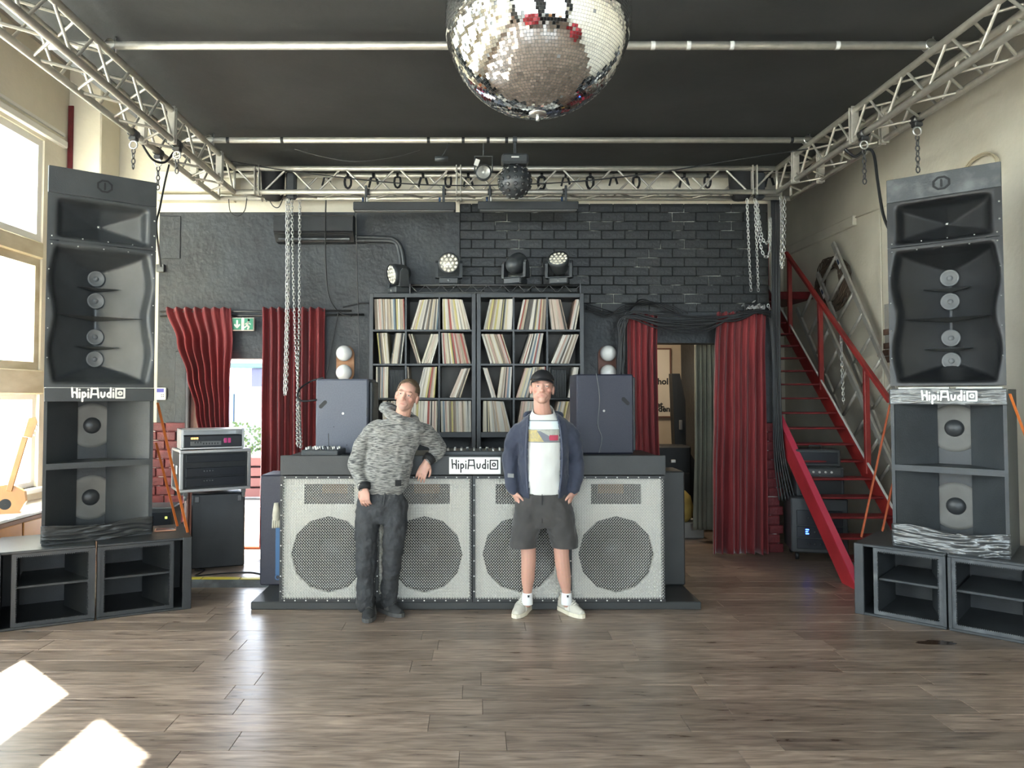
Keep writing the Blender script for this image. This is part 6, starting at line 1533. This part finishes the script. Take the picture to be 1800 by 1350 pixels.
# ------------------------------------------------------------------ man in cap, open navy jacket, shorts
p2 = thing('person', 'man in black cap, open navy jacket, white printed shirt and grey shorts', 'person', on_floor(957, 1078)); base2 = p2.location.copy()
H2 = Matrix.Translation(at(953, 682, 5.48)) @ Matrix.Rotation(R(-4), 4, 'Z') @ Matrix.Rotation(R(2), 4, 'Y') @ Matrix.Rotation(R(-7), 4, 'X') @ Matrix.Scale(1.04, 4)
b = MB(); head_shape(b, H2)
limb(b, [H2 @ V((0, .02, -.03)), H2 @ V((0, .022, -.11)), at(955, 736, 5.54), at(955, 770, 5.55)], [.058, .060, .068, .085])
trunk(b, [(885, 920, 988), (850, 925, 984), (800, 926, 984), (768, 926, 984), (754, 932, 978)], 5.54, .08)
W2l, W2r = at(902, 864, 5.50), at(1009, 864, 5.50)
limb(b, [at(930, 768, 5.54), at(910, 770, 5.54), at(897, 808, 5.57), W2l], [.042, .040, .038, .031]); limb(b, [at(980, 768, 5.54), at(1000, 770, 5.54), at(1013, 808, 5.57), W2r], [.042, .040, .038, .031])
hand(b, W2l, (.42, .02, -1), (1, .35, .4), 1, curl=(10, 12, 12)); hand(b, W2r, (-.42, .02, -1), (-1, .35, .4), -1, curl=(10, 12, 12))
limb(b, [at(934, 890, 5.54), at(929, 950, 5.52), at(929, 985, 5.53), at(928, 1010, 5.55), at(927, 1044, 5.57), at(927, 1060, 5.57)], [.065, .058, .055, .052, .032, .034])
limb(b, [at(976, 890, 5.54), at(985, 950, 5.52), at(988, 985, 5.53), at(991, 1010, 5.55), at(996, 1044, 5.57), at(996, 1060, 5.57)], [.065, .058, .055, .052, .032, .034])
me = fuse(b, .0042, 3); paint_skin(me, H2, (.60, .335, .255), (.40, .27, .22, .3), (.10, .06, .04))
bd2 = rel(finish(me, 'body', 'skin', p2), base2); eyes(H2, bd2)
hairshell('hair', H2, lambda c: (c.y > .0 and c.z > -.02) or (c.y > .045 and c.z > -.06) or (c.z > .05 and abs(c.x) > .05), (.0775, .098, .092), 'hair', bd2, .004)
cp2 = hairshell('cap', H2, lambda c: c.z > .056 + .10 * c.y * .15, (.083, .106, .098), mat('black cap cloth', (.013, .013, .014), .7), bd2, .006)
br2 = MB()
def brim(u, v):
    a = R(-155 + 130 * u); r0 = V((.080 * math.cos(a), .018 + .102 * math.sin(a))); k = 1 + v * .56 * max(0, -math.sin(a)) ** .8
    return H2 @ V((r0.x * (1 + .10 * v), .018 + (r0.y - .018) * k, .058 - .022 * v - 2.0 * (r0.x ** 2)))
br2.grid(brim, 24, 6); bo_ = br2.build('brim', 'cuff', cp2); solidify(bo_, .005)
# shirt
sh = MB(); trunk(sh, [(868, 919, 992, .112), (862, 917, 993, .115), (835, 920, 990, .126), (800, 921, 990, .126), (772, 920, 991, .124), (752, 917, 994, .110), (740, 924, 986, .098), (730, 931, 979, .088), (721, 936, 974, .082), (712, 938, 972, .080), (706, 938, 972, .080)], 5.53, .12)
me = fuse(sh, .008, 4, noise=.012, nsize=.09); M['shirt'] = mat('white cotton', (.62, .62, .59), .8)
shirt = rel(finish(me, 'shirt', 'shirt', p2, cuts=[(at(955, 719, 5.53), V((0, -.5, 1)))], thick=.004), base2)
# print on the shirt, laid just proud of the cloth by ray casting the finished surface
from mathutils.bvhtree import BVHTree
bv = BVHTree.FromPolygons([v.co.copy() for v in me.vertices], [tuple(p.vertices) for p in me.polygons])
def printpatch(name, poly_fn, nu, nv, material, lift):
    m = MB()
    def fn(u, v):
        px, py = poly_fn(u, v); o_ = at(px, py, 5.0); dr = V((o_.x, 0, 0)); q = at(px, py, 5.40); loc, *_ = bv.ray_cast(V((q.x, 5.2, q.z)), V((0, 1, 0)))
        return (q.x, (loc.y if loc else 5.42) - lift, q.z)
    m.grid(fn, nu, nv); o = m.build(name, material, shirt); return o
lerp = lambda a, b, t: a + (b - a) * t
R_ = lambda x0, x1, y0, y1: (lambda u, v: (lerp(x0, x1, u), lerp(y0, y1, v)))
M['pr_dark'] = mat('print border', (.10, .11, .13), .8); M['pr_sky'] = mat('print sky', (.55, .68, .74), .8, col2=(.72, .74, .70), nscale=9); M['pr_field'] = mat('print field', (.50, .40, .16), .8, col2=(.34, .30, .20), nscale=70); M['pr_road'] = mat('print road', (.18, .19, .22), .8); M['pr_hill'] = mat('print hill', (.33, .34, .29), .8, col2=(.45, .45, .40), nscale=60); M['pr_red'] = mat('print red', (.42, .05, .09), .8)
printpatch('print_border', R_(928, 984, 739, 778), 22, 14, 'pr_dark', .0025); printpatch('print_sky', R_(929, 983.5, 740.5, 755), 22, 6, 'pr_sky', .0035)
printpatch('print_hill', R_(929, 983.5, 755.5, 777), 22, 8, 'pr_hill', .0035); printpatch('print_field', lambda u, v: (lerp(929, lerp(944, 958, min(1, v * 1.6)) - 6 * max(0, v - .6), u), lerp(756, 776.5, v)), 12, 8, 'pr_field', .0042)
printpatch('print_road', lambda u, v: (lerp(lerp(944, 956, v), lerp(950, 983, v), u), lerp(758, 776.5, v)), 10, 8, 'pr_road', .0048); printpatch('print_car', lambda u, v: (lerp(965 + 3 * abs(v - .5), 982, u), lerp(765, 774.5, v)), 8, 5, 'pr_red', .0054)
# jacket
M['navy'] = mat('navy jersey', (.026, .032, .055), .85, col2=(.038, .045, .072), nscale=5, sheen=.2); M['zip'] = mat('zip tape', (.05, .058, .09), .6)
jk = MB(); trunk(jk, [(876, 914, 996, .125), (868, 911, 999, .135), (835, 911, 999, .142), (800, 912, 998, .14), (772, 906, 1004, .138), (752, 902, 1008, .125), (741, 913, 998, .112), (732, 924, 987, .10), (727, 930, 980, .095)], 5.54, .13)
limb(jk, [at(928, 762, 5.54), at(911, 764, 5.54), at(896, 812, 5.57), at(903, 860, 5.50)], [.085, .078, .060, .046]); limb(jk, [at(982, 762, 5.54), at(999, 764, 5.54), at(1014, 812, 5.57), at(1008, 860, 5.50)], [.085, .078, .060, .046])
me = fuse(jk, .0075, 5, noise=.030, nsize=.10)
zt2, zb2 = at(955, 727, 5.54).z, at(955, 873, 5.54).z
def opening(c):
    f = min(1, max(0, (zt2 - c.z) / (zt2 - zb2))); xl = at(931 - 4 * math.sin(f * 3.1), 800, 5.42).x; xr = at(981 + 5 * math.sin(f * 3.1), 800, 5.42).x
    if c.y < 5.52 and xl < c.x < xr: return True
    if c.z > zt2 - .03 and math.hypot(c.x - at(955, 727, 5.54).x, c.y - 5.54) < .085: return True
    return c.z < zb2 and .25 < c.x < .70 and abs(c.x - at(955, 870, 5.5).x) < .19
jacket = rel(finish(me, 'jacket', 'navy', p2, trim=opening, thick=.008), base2)
hc = at(955, 733, 5.60); hpts = [hc + V((.125 * math.cos(a), .06 * math.sin(a) + .0, .012 * math.sin(a) + .01)) for a in [R(-20 + 220 * k / 14) for k in range(15)]]
MB().tube(hpts, [.018] + [.030] * 13 + [.018], 10).build('hood', 'navy', jacket)
jb2 = BVHTree.FromPolygons([v.co.copy() for v in me.vertices], [tuple(p.vertices) for p in me.polygons])
for px, sg_ in ((930, -1), (982, 1)):
    zp = []
    for k in range(16):
        py = 738 + k * 8.6; f = k / 15; q = at(px + sg_ * 5 * math.sin(f * 3.1) * (1 if sg_ > 0 else .8), py, 5.42); loc, *_ = jb2.ray_cast(V((q.x + sg_ * .012, 5.1, q.z)), V((0, 1, 0)))
        zp.append(V((q.x + sg_ * .006, (loc.y if loc else 5.42) - .003, q.z)))
    MB().tube(zp, .0085, 8).build('zip_tape', 'zip', jacket)
for a, c_ in ((at(902.5, 855, 5.505), at(902.5, 864, 5.50)), (at(1008.5, 855, 5.505), at(1008.5, 864, 5.50))): MB().tube([a, c_], [.046, .042], 16).build('cuff', 'navy', jacket)
MB().box(-.025, .025, -.003, .003, -.014, .014, T=Matrix.Translation(at(898, 836, 5.475)) @ Matrix.Rotation(R(-30), 4, 'Z')).build('sleeve_badge', 'grey_ring', jacket)
# shorts
M['shorts'] = mat('washed black jersey', (.044, .041, .039), .9, col2=(.058, .054, .051), nscale=6, sheen=.2)
so2 = MB(); trunk(so2, [(864, 912, 998, .118), (872, 908, 1002, .128), (895, 904, 1007, .13), (915, 902, 1010, .125), (924, 908, 1004, .115)], 5.54, .12)
trunk(so2, [(880, 909, 957, .115), (905, 903, 955, .12), (930, 898, 950, .118), (955, 894, 943, .115), (972, 892, 941, .115)], 5.535, .11); trunk(so2, [(880, 954, 1001, .115), (905, 955, 1008, .12), (930, 961, 1012, .118), (955, 969, 1016, .115), (972, 971, 1018, .115)], 5.535, .11)
zc = at(955, 961, 5.52).z
me = fuse(so2, .008, 5, noise=.026, nsize=.11); shorts = rel(finish(me, 'shorts', 'shorts', p2, cuts=[(V((0, 0, zc)), V((0, 0, -1)))]), base2); solidify(shorts, .006, -1)
MB().box(-.0025, .0025, -.002, .002, -.11, .10, T=Matrix.Translation(at(953, 893, 5.418))).build('centre_seam', 'cuff', shorts)
M['sock'] = mat('white sock', (.74, .75, .76), .85); M['shoe_beige'] = mat('beige suede mesh', (.50, .47, .40), .8, col2=(.58, .56, .50), nscale=18); M['sole_cream'] = mat('cream sole', (.70, .65, .52), .6); M['lace'] = mat('off white lace', (.66, .64, .58), .7)
for px, toe, hv in ((927, on_floor(905, 1088), V((.11, .25, 0))), (996, on_floor(1026, 1088), V((-.14, .235, 0)))):
    MB().lathe([(.040, 0), (.0405, .03), (.039, .075), (.0385, .085), (.034, .086)], 18, Matrix.Translation(at(px, 1062, 5.57))).build('sock', 'sock', p2, Matrix.Translation(-base2))
    tm_ = Matrix.Translation(at(px + 2, 1049, 5.57 - .0405)) @ FT; e_ = MB()
    for a in (-40, 0, 40): ribbon(e_, [(0, -.004), (.010 * math.sin(R(a)), .010 * math.cos(R(a)))], .0055, 0, .001, tm_)
    ribbon(e_, [(-.010, -.004), (.010, -.004)], .002, 0, .001, tm_); sk_ = [c for c in p2.children if c.name.startswith('sock')][-1]; e_.build('sock_emblem', 'black_deep', sk_)
    s_ = shoe(p2, toe, toe + hv, 'shoe_beige', 'sole_cream', 'lace'); rel(s_, base2)

# ================================================================== SEATING BEHIND THE CAMERA (seen in the mirror ball)
M['sofa_red'] = mat('red sofa cloth', (.35, .03, .035), .8, bump=.1)
def sofa(label, x, y, rz, wd=1.7):
    t = thing('sofa', label, 'sofa', (x, y, 0), rz)
    MB().box(-wd / 2, wd / 2, -.4, .4, .12, .42, ch=.04).build('seat', 'sofa_red', t)
    MB().box(-wd / 2, wd / 2, .25, .45, .42, .85, ch=.05).build('backrest', 'sofa_red', t)
    for s_ in (-1, 1): MB().box(s_ * wd / 2 - .1, s_ * wd / 2 + .1, -.4, .45, .12, .62, ch=.04).build('armrest', 'sofa_red', t)
    for a in (-1, 1):
        for b_ in (-1, 1): MB().tube([(a * wd * .42, b_ * .33, 0), (a * wd * .42, b_ * .33, .13)], .03, 10).build('leg', 'black_dark', t)
sofa('red cloth sofa along the rear wall, reflected in the mirror ball', -1.2, -2.7, R(180))
sofa('red cloth sofa beside the cream wall, reflected in the mirror ball', 3.6, -.6, R(-90))
bar_ = thing('bar_counter', 'dark bar counter added at the rear of the room for the mirror ball to reflect', 'counter', (2.3, -2.9, 0))  # counter added out of view as a dark reflection for the ball
MB().box(-1.1, 1.1, -.25, .25, 0, 1.05, ch=.01).build('front', 'black_dark', bar_); MB().box(-1.15, 1.15, -.3, .3, 1.05, 1.1, ch=.01).build('top', 'guitar_wood', bar_)
